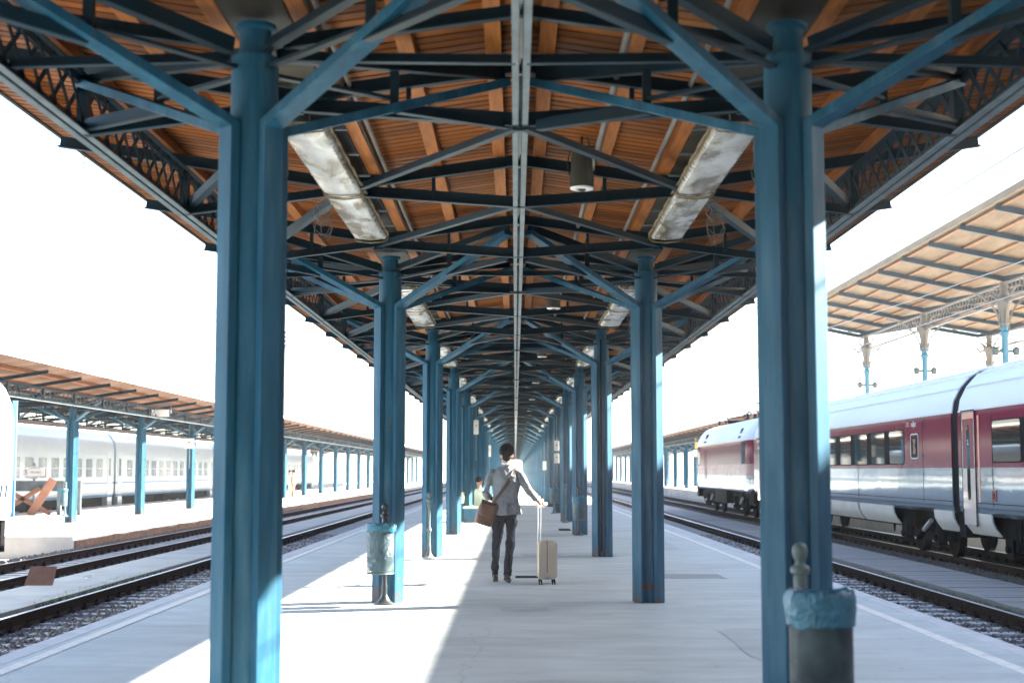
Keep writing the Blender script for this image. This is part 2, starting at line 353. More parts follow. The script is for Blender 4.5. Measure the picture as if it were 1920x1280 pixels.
# walkways between the tracks
struct('path', MB().box(-7.95, Y0, -.9, -6.72, Y1, -.40), M['concrete'])
pb = MB(); y = Y0
while y < 60:
    pb.box(6.85, y+.006, -.9, 8.25, y+.244, -.40+random.uniform(-.006,.006)); y += .25
pb.box(6.85, 60, -.9, 8.25, Y1, -.40)
M['pathboards'] = mat('grey_walkway_planks', (.25,.23,.215), .85, var=.2, vscale=6, stretch=(.5,6,1))
struct('path', pb, M['pathboards'])
# far platforms
struct('platform', MB().box(-19.9, 36.8, -.9, -11.35, Y1, -.22), M['paving'])
struct('platform', MB().box(-19.9, 6, -.9, -14.6, 36.8, -.221), M['paving'])
struct('platform', MB().box(-34.5, 0, -.9, -25.6, Y1, -.25), M['paving'])
struct('platform', MB().box(12.15, Y0, -.9, 26.0, Y1, -.02), M['paving'])
wl = MB(); y = 36.9; rs = []
while y < 120:
    h_ = -.34+.07*noise.noise(Vector((y*.9, 2, 3))); d_ = .03*noise.noise(Vector((y*1.7, 5, 1)))
    rs.append([(-11.40, y, -.8), (-11.29+d_, y, -.8), (-11.29+d_, y, h_), (-11.40, y, h_)]); y += .28
wl.rings(rs)
tag(wl.build('platform_wall', M['brick']), 'crumbling brown wall under the edge of the left platform', 'wall')

def rail_prof(): return [(-.07,0),(.07,0),(.07,.012),(.012,.03),(.010,.125),(.034,.135),(.036,.160),(-.036,.160),(-.034,.135),(-.010,.125),(-.012,.03),(-.07,.012)]
sl_me = {}
def sleeper_mesh(dark):
    b = MB(); b.box(-1.25,-.13,-.14,1.25,.13,-.015)
    b.m = 1
    for gx in (-.7175,.7175):
        for s in (-1,1):
            b.box(gx+s*.075-.035,-.06,-.015,gx+s*.075+.035,.06,.035); b.box(gx+s*.085-.016,-.018,.035,gx+s*.085+.016,.018,.085)
    me = b.mesh('sleeper', [M['darksleeper'] if dark else M['sleeper'], M['clip']]); return me
def track(cx, label, dark, zr=ZR, y0=-6, y1=Y1, n_ind=100, first=4.0):
    t = empty('railway_track', (cx, 0, zr-.16), label, 'railway track', 'railway tracks')
    for gx in (-.7175, .7175):
        b = MB(); b.extr([(gx+x, z) for x, z in rail_prof()], y0, y1)
        r = b.build('rail', M['rail'], t)
        hd = MB(); hd.box(gx-.03, y0, .1605, gx+.03, y1, .164); hd.build('rail_head', M['railtop'], r)
    me = sleeper_mesh(dark); y = first; i = 0
    while y < y1:
        if i < n_ind: inst('sleeper', me, (0, y, random.uniform(-.006,.004)), t, random.uniform(-.012,.012))
        else: break
        y += .6; i += 1
    rest = MB()
    while y < min(y1, 150): rest.box(-1.25, y-.13, -.14, 1.25, y+.13, -.015); y += .6
    if rest.v:
        o = rest.build('sleepers', M['darksleeper'] if dark else M['sleeper'], t); o['kind'] = 'stuff'
    return t
track(-5.59, 'railway track with pale sleepers right below the left edge of the grey platform', False)
track(-9.27, 'second railway track to the left, beyond the concrete walkway', False, first=20)
track(5.62, 'railway track with pale sleepers right below the right edge of the grey platform', False)
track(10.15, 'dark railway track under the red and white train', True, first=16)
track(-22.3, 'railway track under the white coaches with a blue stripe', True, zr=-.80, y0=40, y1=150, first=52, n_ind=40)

# loose stones on the beds near the camera
def stones(name, n, x0, x1, y0, y1, z, lab):
    b = MB(); rnd = random.Random(len(lab)*7 + n)
    for i in range(n):
        u = rnd.random(); y = y0*(y1/y0)**u; x = rnd.uniform(x0, x1); s = rnd.uniform(.016,.042); vs = []
        for d in ((1,0,0),(-1,0,0),(0,1,0),(0,-1,0),(0,0,1),(0,0,-1)):
            q = s*rnd.uniform(.6,1.3); vs.append((x+d[0]*q+rnd.uniform(-.01,.01), y+d[1]*q+rnd.uniform(-.01,.01), z+d[2]*q*.8+rnd.uniform(-.01,.012)))
        b.add(vs, [(0,2,4),(2,1,4),(1,3,4),(3,0,4),(2,0,5),(1,2,5),(3,1,5),(0,3,5)])
    o = b.build(name, M['stone']); tag(o, lab, 'gravel', kind='stuff')
stones('gravel', 9000, 4.6, 6.95, 9, 45, -.545, 'grey gravel between the sleepers of the right track')
stones('gravel', 9000, -6.8, -5.2, 11, 45, -.545, 'grey gravel between the sleepers of the left track')
stones('gravel', 9000, 8.2, 9.4, 18, 60, -.53, 'dark gravel beside the track of the red train')
stones('gravel', 5000, -8.6, -7.95, 15, 60, -.53, 'gravel at the edge of the left walkway')
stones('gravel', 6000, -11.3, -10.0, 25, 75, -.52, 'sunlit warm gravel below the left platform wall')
# grass tufts
def tufts(name, n, x0, x1, y0, y1, z, lab):
    b = MB(); rnd = random.Random(n+5)
    for i in range(n):
        y = y0*(y1/y0)**rnd.random(); x = rnd.uniform(x0, x1)
        if noise.noise(Vector((x*.8, y*.35, 1))) < -.02: continue
        for k_ in range(5):
            a = rnd.uniform(0, 6.28); h = rnd.uniform(.03,.10); dx, dy = math.cos(a), math.sin(a); w = .006
            b.add([(x-dy*w,y+dx*w,z),(x+dy*w,y-dx*w,z),(x+dx*h*.5,y+dy*h*.5,z+h)], [(0,1,2)])
    o = b.build(name, M['grass']); tag(o, lab, 'grass', kind='stuff')
tufts('grass', 2600, -6.95, -6.66, 12, 45, -.47, 'low green grass along the near left rail and walkway')
tufts('grass', 1500, -8.1, -7.9, 18, 60, -.5, 'low green grass along the far side of the left walkway')
tufts('grass', 500, 6.7, 6.9, 12, 40, -.5, 'sparse weeds along the right walkway')
tufts('grass', 1500, -20.6, -20.0, 50, 120, -.35, 'grass growing under the white coaches behind the platform')
# ------------------------------------------------------------------ canopies and columns
BAY = 8.45; CY = 7.6; MX = 1.41
def bz(x):                                               # underside of the ceiling boards
    x = abs(x); return 4.20-(x/1.45)*.21 if x < 1.45 else 3.99+(x-1.45)*.153
def rz_(x): return bz(x)-.14                             # rafter centre line
def column_parts(simple=False):
    """column standing at the origin, four channel legs turned 45 degrees that bend out into braces"""
    Rr = .158; bend = 3.30; tip = (MX-.06)*math.sqrt(2)
    pipe = MB(); pipe.lathe([(.128,0),(.128,3.69),(.090,3.70),(.086,3.84),(.112,3.85),(.112,3.875)], n=8 if simple else 28)
    legs = []; ups = []; lows = []
    for a in (45, 135, 225, 315):
        c, s_ = math.cos(R(a)), math.sin(R(a)); side = (-s_, c, 0)
        def P(r, z): return (c*r, s_*r, z)
        b = MB(); b.sweep([P(Rr,0), P(Rr,bend), P(tip,3.93)], .12, .055, side)
        legs.append(b)
        u = MB(); u.angle(P(.14,3.74), P(tip,3.99), .085, .06)
        m = tip*.52; zk = bend+(3.93-bend)*(m-Rr)/(tip-Rr)
        u.bar(P(m,zk), P(m,3.74+.25*(m-.14)/(tip-.14)-.03), .05, .05)
        if not simple:
            q = m*.98; u.bar(P(.13,3.62), P(q,zk+.05), .05, .02); 
        ups.append(u)
        l = MB(); l.angle(P(m,zk), P(tip,3.66), .07, .055); lows.append(l)
    return pipe, legs, ups, lows
pipe, legs, ups, lows = column_parts()
def first_column(loc, label):
    r = empty('steel_column', loc, label, 'column', 'blue steel columns of the middle platform')
    pipe.build('pipe', M['blue'], r, smooth=True)
    for b in legs: bevel(b.build('leg', M['blue'], r), .004)
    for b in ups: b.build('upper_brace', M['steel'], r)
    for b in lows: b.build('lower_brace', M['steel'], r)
    return r
ORD = ['first','second','third','fourth','fifth','sixth','seventh','eighth','ninth','tenth','eleventh','twelfth','thirteenth','fourteenth','fifteenth',
       'sixteenth','seventeenth','eighteenth','nineteenth','twentieth','twenty-first','twenty-second','twenty-third','twenty-fourth','twenty-fifth','twenty-sixth','twenty-seventh','twenty-eighth','twenty-ninth','thirtieth','thirty-first','thirty-second','thirty-third']
LX, RX = -1.42, 1.485; CX = (LX+RX)/2
c0 = None; NCOL = 32
for side, x in (('left', LX), ('right', RX)):
    for n in range(-1, NCOL):
        if n < 0: lab = 'blue steel column of the %s row beside the camera, out of view' % side
        elif n == 0: lab = 'big blurred blue column at the front of the %s row, nearest the camera' % side
        else: lab = 'blue steel column, %s of the %s row counted from the camera' % (ORD[n], side)
        if n < 0: continue
        if c0 is None: c0 = first_column((x, CY, 0), lab); continue
        copy_tree(c0, (x, CY+BAY*n, 0), lab)

def lattice(x, y0, y1, zb, zt, posts, pitch=.235, dbl=True, post_w=.08):
    b = MB()
    for z, up in ((zb, 1), (zt, -1)):
        for s in ((-1, 1) if dbl else (1,)):
            b.box(x+s*.031-.019, y0, z-.006, x+s*.031+.019, y1, z+.006)
            if x: b.box(x+s*.010-.004, y0, min(z+up*.0065, z+up*.06), x+s*.010+.004, y1, max(z+up*.0065, z+up*.06))
    y = y0; h = zt-zb; i = 0; st = h*1.05
    while y+st < y1:
        b.bar((x-.017, y, zb+.02), (x-.017, y+st, zt-.02), .036, .007, up=(1,0,0))
        b.bar((x+.017, y+st, zb+.02), (x+.017, y, zt-.02), .036, .007, up=(1,0,0))
        y += pitch
    for p in posts: b.box(x-.034, p-post_w/2, zb+.007, x+.034, p+post_w/2, zt-.007)
    return b
def canopy(cx, z0, ya, yb, cols, label, detail=2, dark=True, group='canopies over the platforms'):
    t = empty('platform_canopy', (cx, 0, z0), label, 'canopy', group)
    # board ceiling with real grooves
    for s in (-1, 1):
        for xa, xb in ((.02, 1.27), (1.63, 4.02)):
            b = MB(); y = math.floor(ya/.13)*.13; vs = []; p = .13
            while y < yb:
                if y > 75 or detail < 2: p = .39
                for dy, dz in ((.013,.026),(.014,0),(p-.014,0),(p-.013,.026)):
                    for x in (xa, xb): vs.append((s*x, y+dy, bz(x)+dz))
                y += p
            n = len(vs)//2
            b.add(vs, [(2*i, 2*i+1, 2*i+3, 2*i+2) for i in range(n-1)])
            b.mi = [1 if i%4 == 3 else 0 for i in range(n-1)]  # dark material on the groove backs paints in their shade
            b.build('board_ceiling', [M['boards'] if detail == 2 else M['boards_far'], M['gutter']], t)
    rf = MB()
    rf.rings([[(x, y, bz(x)+.05) for x in (-4.05,-1.45,0,1.45,4.05)]+[(x, y, bz(x)+.075) for x in (4.05,1.45,0,-1.45,-4.05)] for y in (ya, yb)])
    rf.build('roof_sheet', M['zinc'], t)
    for s in (-1, 1):
        f = MB(); f.box(s*4.025-(.03 if s<0 else 0), ya, bz(4.02)-.012, s*4.025+(.03 if s>0 else 0), yb, bz(4.02)+.10); f.build('fascia', M['gutter'] if detail==2 else M['line'], t)
        gt = MB()
        if detail == 2 or True:
            gt.box(s*1.45-.17, ya, 3.93, s*1.45+.17, yb, 3.945); gt.box(s*1.45-.178, ya, 3.93, s*1.45-.1705, yb, 4.05); gt.box(s*1.45+.1705, ya, 3.93, s*1.45+.178, yb, 4.05)
            gt.build('valley_gutter', M['gutter'], t)
        for x in ((.17,.70,1.215,1.69,2.25,2.95,3.66) if detail==2 else (.7,2.25,3.3)):
            pw = .10; b = MB(); zz = bz(x)
            b.rings([[(s*(x-pw/2), y, bz(x-pw/2)-.001), (s*(x+pw/2), y, bz(x+pw/2)-.001), (s*(x+pw/2), y, zz-.088), (s*(x-pw/2), y, zz-.088)] for y in (ya, yb)])
            b.build('purlin', M['wood'], t)
    # rafter frames
    ra = MB()
    top = [(-3.86,),(-1.45,),(0,),(1.45,),(3.86,)]
    for (a, b_) in ((-3.88,-1.44),(-1.46,0.0),(0.0,1.46),(1.44,3.88)):
        ra.angle((a,0,rz_(a)), (b_,0,rz_(b_)), .10, .062, side=1)
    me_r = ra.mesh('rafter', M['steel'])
    lo_ = MB()
    for s in (-1, 1):
        lo_.angle((0,0,3.70), (s*1.40,0,3.80), .10, .06, side=s); lo_.angle((s*1.50,0,3.80), (s*2.80,0,3.63), .08, .06, side=s)
        lo_.box(s*1.45-.05,-.02,3.74,s*1.45+.05,.02,3.84)
    for s in (-1, 1):
        for x_ in (.72, 2.15): lo_.bar((s*x_,0,3.745 if x_ < 1 else 3.72),(s*x_,0,rz_(x_)-.05), .05, .03)
    me_l = lo_.mesh('bottom_chord', M['steel'])
    ys = []
    for c in cols: ys += [c-MX, c+MX, c+BAY/2]
    ys = [cols[0]-BAY/2] + ys if detail == 2 else ys
    ys = [y for y in ys if ya < y < yb][:96]
    for y in ys: inst('rafter', me_r, (0, y, 0), t)
    for y in ys: inst('bottom_chord', me_l, (0, y, 0), t)
    # horizontal bracing of each free bay
    br = MB()
    for s in (-1, 1):
        for (p, q) in (((0,MX,3.67),(s*1.42,BAY/2,3.80)), ((s*.0,BAY/2,3.69),(s*1.42,BAY-MX,3.80)),
                       ((s*2.78,BAY/2,3.70),(s*1.48,MX,3.80)), ((s*2.78,BAY-MX,3.66),(s*1.48,BAY/2,3.80)),
                       ):
            br.angle(p, q, .07, .055, side=s)
        for (p, q) in (((0,0,3.96),(s*1.3,0,3.78)),): br.angle(p, q, .08, .05, side=s)
        br.angle((s*1.6,0,3.78),(s*2.8,0,3.95), .08, .05, side=s)
        br.angle((s*.03,0,3.685),(s*1.31,0,3.70), .06, .045, side=s); br.angle((s*1.59,0,3.70),(s*2.8,0,3.665), .06, .045, side=s)
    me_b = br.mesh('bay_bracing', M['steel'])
    for c in ([cols[0]-BAY] if detail == 2 else []) + list(cols): inst('bay_bracing', me_b, (0, c, 0), t)
    posts = ys
    for x in (-2.82, 0, 2.82):
        zb, zt = (3.61, 3.97) if x else (3.66, 3.985)
        b = lattice(x, ya, yb, zb, zt, posts, pitch=.282 if detail==2 else .40, post_w=.09 if x else .12)
        gobj = b.build('lattice_girder', M['greysteel'] if (x == 0) else M['steel'], t)
        if x:
            for q in (-1, 1):
                fl = MB(); fl.box(x+q*.036-.024, ya, zb-.016, x+q*.036+.024, yb, zb-.0075); fl.build('flange', M['greysteel'], gobj)  # paler grey puts the lit underside into the colour
    return t
cols = [CY+BAY*n for n in range(NCOL)]
can = canopy(CX, 0, -30, CY+BAY*NCOL, cols, 'long blue steel canopy with orange board ceiling over the middle platform')

# long dirty light covers under the valleys, two to a bay on either side
def cover(L):
    b = MB(); n = 9; rs = []
    prof = [(-.165,.0),(-.160,-.03),(-.135,-.055),(0,-.068),(.135,-.055),(.160,-.03),(.165,0)]
    ysn = 14
    for j in range(ysn+1):
        y = L*j/ysn; e = min(j, ysn-j); f = 0.72 if e == 0 else 1.0
        rs.append([(x*(.96 if e == 0 else 1), y, z*f+random.uniform(-.004,.004)) for x, z in prof])
    b.rings(rs); return b
M['cover'] = None
def cover_mat():
    m = bpy.data.materials.new('stained_translucent_plastic'); m.use_nodes = True; t = m.node_tree; b = t.nodes['Principled BSDF']; N = t.nodes.new; L = t.links.new
    tc = N('ShaderNodeTexCoord'); mp = N('ShaderNodeMapping'); mp.inputs['Scale'].default_value = (1.3,.42,1); L(tc.outputs['Object'], mp.inputs[0])
    oi = N('ShaderNodeObjectInfo'); vm = N('ShaderNodeVectorMath'); vm.operation = 'ADD'; L(mp.outputs[0], vm.inputs[0]); L(oi.outputs['Location'], vm.inputs[1])
    n = N('ShaderNodeTexNoise'); n.inputs['Scale'].default_value = 3.0; n.inputs['Detail'].default_value = 9; n.inputs['Roughness'].default_value = .62; n.inputs['Distortion'].default_value = .35; L(vm.outputs[0], n.inputs['Vector'])
    cr = N('ShaderNodeValToRGB'); L(n.outputs['Fac'], cr.inputs[0]); e = cr.color_ramp.elements
    e[0].position = .34; e[0].color = (.10,.075,.035,1); e[1].position = .50; e[1].color = (.50,.48,.42,1)
    q = cr.color_ramp.elements.new(.43); q.color = (.27,.22,.13,1); q = cr.color_ramp.elements.new(.62); q.color = (.66,.66,.65,1)
    # grime caught along the long rims
    sp = N('ShaderNodeSeparateXYZ'); L(tc.outputs['Object'], sp.inputs[0]); ab = N('ShaderNodeMath'); ab.operation = 'ABSOLUTE'; L(sp.outputs['X'], ab.inputs[0])
    n2 = N('ShaderNodeTexNoise'); n2.inputs['Scale'].default_value = 30; L(tc.outputs['Object'], n2.inputs['Vector'])
    ad = N('ShaderNodeMath'); ad.operation = 'MULTIPLY_ADD'; ad.inputs[1].default_value = .08; L(n2.outputs['Fac'], ad.inputs[0]); L(ab.outputs[0], ad.inputs[2])
    mr = N('ShaderNodeMapRange'); mr.inputs[1].default_value = .165; mr.inputs[2].default_value = .20; mr.inputs[4].default_value = .85; L(ad.outputs[0], mr.inputs[0])
    mx = N('ShaderNodeMix'); mx.data_type = 'RGBA'; L(mr.outputs[0], mx.inputs[0]); L(cr.outputs[0], mx.inputs[6]); mx.inputs[7].default_value = (.17,.13,.07,1)
    L(mx.outputs[2], b.inputs['Base Color']); b.inputs['Roughness'].default_value = .25; b.inputs['Transmission Weight'].default_value = .25
    return m
M['cover'] = cover_mat()
me_c = cover(2.25).mesh('light_cover', M['cover'], True)
cf = MB()
for sx in (-1, 1):
    pts = [(sx*(.165+.006*math.sin(i*1.9)), i*.15, .004+.006*math.sin(i*2.7)) for i in range(16)]
    cf.tube(pts, .011, 6)
for yy in (.0, 2.25): cf.tube([(x, yy, z-.004) for x, z in ((-.168,.0),(-.160,-.034),(-.135,-.058),(0,-.073),(.135,-.058),(.160,-.034),(.168,0))], .006, 6)
me_cf = cf.mesh('cover_frame', mat('grimy_cover_rim', (.20,.15,.08), .8, var=.5, vscale=18, dirt=(.05,.035,.015), dirt_amt=.8, dscale=14))
def curl(b, x, y, z, rnd):
    for k_ in range(7):
        a0 = rnd.uniform(0, 6.28); rr = rnd.uniform(.05,.11); pts = []
        for i in range(13):
            a = a0+i*.48*rnd.choice((1,1,1.1)); pts.append((x+rr*math.cos(a)*.8+rnd.uniform(-.01,.01), y+rr*math.sin(a)*.3, z+rr*math.sin(a)-.03*k_))
        b.tube(pts, .0028, 5, False)
    b.tube([(x-.1,y,z+.12),(x-.03,y,z),(x,y,z-.32)], .0025, 5, False)
for side, x in (('left', LX), ('right', RX)):
    for n in range(0, 12):
        yb0 = CY+BAY*n
        for k_, yy in enumerate((MX+.30, MX+2.62)):
            nm = ['near','far'][k_]
            lab = 'stained white light cover, %s one behind the %s column of the %s row' % (['nearer','farther'][k_], ORD[n], side)
            t = empty('light_fixture', (x, yb0+yy, 3.765), lab, 'ceiling light', 'long light covers under the canopy valleys')
            inst('light_cover', me_c, (0,0,0), t)
            inst('cover_frame', me_cf, (0,0,0), t)
            if n < 5:
                for q in (.35, 1.12, 1.9):
                    h = MB(); h.bar((-.26 if side=='right' else -.16, q, .035), (.16 if side=='right' else .26, q, .035), .02, .014); h.tube([(0,q,.03),(0,q,.17)], .006, 6); h.build('mounting_bracket', M['greysteel'], t)
                if k_ == 1 or n == 0:
                    w = MB(); rnd = random.Random(n*7+k_); sgn = -1 if side == 'left' else 1
                    curl(w, sgn*.22, .35, -.10, rnd); w.build('loose_wire', M['palelattice'], t)
# conduits
def pipe_run(x, z, r, name, lab, m, y1=110):
    b = MB(); pts = []; y = -4
    while y < y1: pts.append((x+random.uniform(-.004,.004), y, z+random.uniform(-.004,.004))); y += 1.4
    b.tube(pts, r, 8); o = b.build(name, m)
    for i in range(0, 30):
        yy = -3.2+1.41*2*i
    tag(o, lab, 'pipe')
pipe_run(CX+.62, 3.985, .022, 'conduit_pipe', 'thick grey conduit pipe along the ceiling right of the middle girder', M['palelattice'])
pipe_run(CX+1.10, 3.93, .018, 'conduit_pipe', 'pale conduit pipe beside the right row of light covers', M['palelattice'])
pipe_run(CX-1.10, 3.93, .016, 'conduit_pipe', 'thin pale conduit pipe beside the left row of light covers', M['palelattice'])
pipe_run(CX-1.14, 3.92, .010, 'conduit_pipe', 'narrow dark cable beside the thin pale pipe on the left of the ceiling', M['gutter'])
# hanging bell speakers
def bell(loc, lab):
    t = empty('hanging_lamp', loc, lab, 'lamp', 'dark drum lamps hung from the ceiling')
    b = MB(); b.lathe([(.040,.30),(.078,.285),(.084,.24),(.090,.12),(.098,.0),(.088,.0),(.082,.03)], n=24); b.build('lamp_housing', M['lampdark'], t, smooth=True)
    b = MB(); b.lathe([(.096,.002),(.092,-.012),(.05,-.016),(.036,.02),(.02,.03)], n=24); b.build('reflector_ring', M['lampwhite'], t, smooth=True)
    b = MB(); b.lathe([(.032,.0),(.03,-.022),(.012,-.03)], n=16); b.build('bulb', M['gutter'], t, smooth=True)
    b = MB(); b.tube([(0,0,.29),(0,0,.46)], .010, 6); b.tube([(-.10,0,.10),(-.115,0,.2),(-.09,0,.31),(0,0,.33),(.09,0,.31),(.115,0,.2),(.10,0,.10)], .006, 6); b.bar((-.1,0,.335),(.22,0,.335),.016,.012)
    b.tube([(0,0,.42),(.03,0,.45),(.05,0,.40),(.06,0,.33)], .004, 5); b.build('hanger', M['gutter'], t)
for i in range(0, 6):
    bell((.535, 11.25+BAY*i, 3.71), ['dark drum lamp hanging near the front, left of the right light covers','small dark drum lamp hanging in the second bay of the ceiling'][i] if i < 2 else
         'tiny dark drum lamp hanging in the %s bay of the ceiling' % ORD[i])
# other canopies of the same kind (single-mesh columns, far away)
sp, sl, su, so = column_parts(True)
simple = MB()
for b in [sp]+sl: simple.add(b.v, b.f)
simple.m = 1
for b in su+so: simple.add(b.v, b.f)
me_sc = simple.mesh('steel_column', [M['blue'], M['steel']])
LC = -15.92
colsL = [CY+BAY*n+5.2-BAY*0 for n in range(4, 23)]
colsL = [46.55+8.55*n for n in range(-1, 20)]
canopy(LC, -.22, 31.0, 46.55+BAY*20, colsL, 'sunlit blue steel canopy over the next platform to the left', 1)
for i, y in enumerate(colsL):
    if i == 0: continue
    for s in (1,):
        o = inst('steel_column', me_sc, (LC+s*1.45, y, -.22)); 
        tag(o, 'blue column of the left platform, %s of its row' % ORD[i-1], 'column', 'blue columns of the left platform')
LC2 = -30.0
cols2 = [52+BAY*n for n in range(0, 18)]
canopy(LC2, -.25, 48, 52+BAY*18, cols2, 'distant hazy canopy behind the white coaches on the far left', 1)
for i, y in enumerate(cols2):
    for s in (-1, 1):
        o = inst('steel_column', me_sc, (LC2+s*1.45, y, -.25))
        tag(o, 'hazy column behind the white coaches, %s of the %s row under the farthest canopy' % (ORD[i], 'nearer' if s > 0 else 'farther'), 'column', 'columns of the farthest canopy')
RC = 16.15
cols3 = [72+BAY*n for n in range(0, 18)]
canopy(RC, -.02, 68.5, 72+BAY*18, cols3, 'distant hazy canopy over the right platform beyond the locomotive', 1)
for i, y in enumerate(cols3):
    for s in (-1, 1):
        o = inst('steel_column', me_sc, (RC+s*1.45, y, -.02))
        tag(o, 'blue column on the right platform beyond the locomotive, %s of the %s row' % (ORD[i], 'nearer' if s < 0 else 'farther'), 'column', 'columns of the right platform')

# tall pale hall canopy on the right
def hall():
    cx = 18.8; t = empty('hall_canopy', (cx, 0, 0), 'tall pale wooden canopy on slim iron columns above the red train', 'canopy')
    ya, yb = -42, 66.2
    def hz(x):
        x = abs(x); return 7.72+(2.8-x)*.17 if x < 2.8 else 7.72+(x-2.8)*.205
    for s in (-1, 1):
        for xa, xb in ((0, 2.8), (2.8, 6.25)):
            b = MB(); y = ya
            while y < yb:
                b.box(min(s*xa,s*xb), y, 0, max(s*xa,s*xb), y+.19, .03)
                for i in range(8): 
                    v = b.v[-8+i]; b.v[-8+i] = (v[0], v[1], v[2]+hz(v[0])+.12)
                y += .2
            b.build('board_ceiling', M['palewood'], t)
        for x in (.5, 1.7, 3.2, 4.1, 5.0, 5.9):
            b = MB(); b.box(s*x-.07, ya, hz(x)+.06, s*x+.07, yb, hz(x)+.119); b.build('purlin', M['palejoist'], t)
        f = MB(); f.box(s*6.28-.025, ya, hz(6.25)-.03, s*6.28+.025, yb, hz(6.25)+.17); f.build('fascia', M['palewood'], t)
    rf = MB()
    for xa, xb in ((-6.25,-2.8),(-2.8,0),(0,2.8),(2.8,6.25)):
        rf.rings([[(xa, y, hz(xa)+.155), (xb, y, hz(xb)+.155), (xb, y, hz(xb)+.175), (xa, y, hz(xa)+.175)] for y in (ya, yb)])
    rf.build('roof_sheet', M['zinc'], t)
    ra = MB()
    for a, b_ in ((-6.1,-2.8),(-2.8,0),(0,2.8),(2.8,6.1)):
        ra.bar((a,0,hz(a)), (b_,0,hz(b_)), .10, .17)
    me = ra.mesh('rafter', M['hallsteel'])
    ycs = [64.6-9.15*i for i in range(11)]
    for yc in ycs:
        for q in (-3.05, 0, 3.05):
            if ya < yc+q < yb: inst('rafter', me, (0, yc+q, 0), t)
    inst('rafter', me, (0, yb-.1, 0), t)
    for s in (-1, 1):
        b = MB()
        x = s*2.8; zt, zb = 7.55, 6.95
        for z in (zt, zb): b.box(x-.05, ya, z-.03, x+.05, yb, z+.03)
        y = ya; n = 0
        while y+.36 < yb:
            b.bar((x-.012, y, zb), (x-.012, y+.36, zt), .035, .012, up=(1,0,0)); b.bar((x+.012, y+.36, zb), (x+.012, y, zt), .035, .012, up=(1,0,0)); y += .36
        b.build('lattice_girder', M['palelattice'], t)
    c = MB(); c.lathe([(.24,0),(.24,.35),(.15,.5),(.12,.7),(.105,5.8),(.15,5.9),(.15,5.98),(.11,6.02),(.115,6.2)], n=14)
    cme_l = c.mesh('shaft', M['paleblue'], True)
    c = MB(); c.lathe([(.12,6.2),(.17,6.25),(.14,6.32),(.16,6.6),(.21,6.85),(.27,7.0),(.27,7.06),(.13,7.1),(.13,7.6)], n=14)
    for s in (-1, 1):                                     # curved brackets along the girder and along the rafters, with a ring in each
        for d in ((0,s,0),(s,0,0)):
            pts = []
            for i in range(9):
                a = math.pi/2*i/8; pts.append((d[0]*(.14+1.35*(1-math.cos(a))), d[1]*(.14+1.35*(1-math.cos(a))), 6.1+1.25*math.sin(a)))
            for p0, p1 in zip(pts, pts[1:]): c.bar(p0, p1, .05, .05)
            ring = [(d[0]*(.42+.20*math.cos(q)), d[1]*(.42+.20*math.cos(q)), 7.08+.20*math.sin(q)) for q in [k_*math.pi/7 for k_ in range(15)]]
            for p0, p1 in zip(ring, ring[1:]): c.bar(p0, p1, .04, .03)
    cme_u = c.mesh('capital', M['palelattice'], True)
    lm = MB(); lm.box(-.34,-.05,4.15,.34,.05,4.23); lm.lathe([(.04,4.05),(.10,4.07),(.12,4.27),(.04,4.33)], (-.34,-.05,0), 12); lm.lathe([(.04,4.05),(.10,4.07),(.12,4.27),(.04,4.33)], (.34,-.05,0), 12)
    lmm = lm.mesh('lamp_pair', M['iron'], True)
    k_ = 0
    for i, yc in enumerate(ycs):
        for s in (-1, 1):
            if yc < 24: nm = 'off frame'
            q = empty('iron_column', (cx+s*2.8, yc, 0), 'slim pale blue iron column of the tall canopy, %s from its far end, %s row' % (ORD[i], 'nearer' if s<0 else 'farther'), 'column', 'iron columns of the tall canopy')
            inst('shaft', cme_l, (0,0,0), q); inst('capital', cme_u, (0,0,0), q); inst('lamp_pair', lmm, (0,0,1.15), q)
hall()
# ------------------------------------------------------------------ trains
TRK = 10.15
def prof_half():      # (half width, z)
    return [(1.30,.60),(1.40,.68),(1.42,.80),(1.42,1.52),(1.42,2.45),(1.40,2.62),(1.36,2.85),(1.22,3.12),(1.02,3.34),(.80,3.46),(.45,3.56),(0,3.60)]
def shell(name, zlo, zhi, y0, y1, m, parent, off=0.0, endf=None, n=1):
    """band of the body shell between two heights, on both sides, as one closed loop around the roof if it reaches the top"""
    P = prof_half()
    def X(z):
        for (a, za), (b, zb) in zip(P, P[1:]):
            if za <= z <= zb: return a+(b-a)*(z-za)/(zb-za)
        return P[-1][0]
    zs = [zlo]+[z for x, z in P if zlo < z < zhi]+([zhi] if zhi < 3.6 else [])
    right = [(X(z)+off, z) for z in zs]
    b = MB(); ysec = [y0+(y1-y0)*i/n for i in range(n+1)]
    if zhi >= 3.6:
        line = right+[(0, 3.60+off)]+[(-x, z) for x, z in reversed(right)]
        b.rings([[(x*(endf(y) if endf else 1), y, z) for x, z in line] for y in ysec], caps=True)
    else:
        line = right+[(-x, z) for x, z in reversed(right)]
        b.rings([[(x*(endf(y) if endf else 1), y, z) for x, z in line] for y in ysec], caps=True)
    return b.build(name, m, parent, smooth=True)
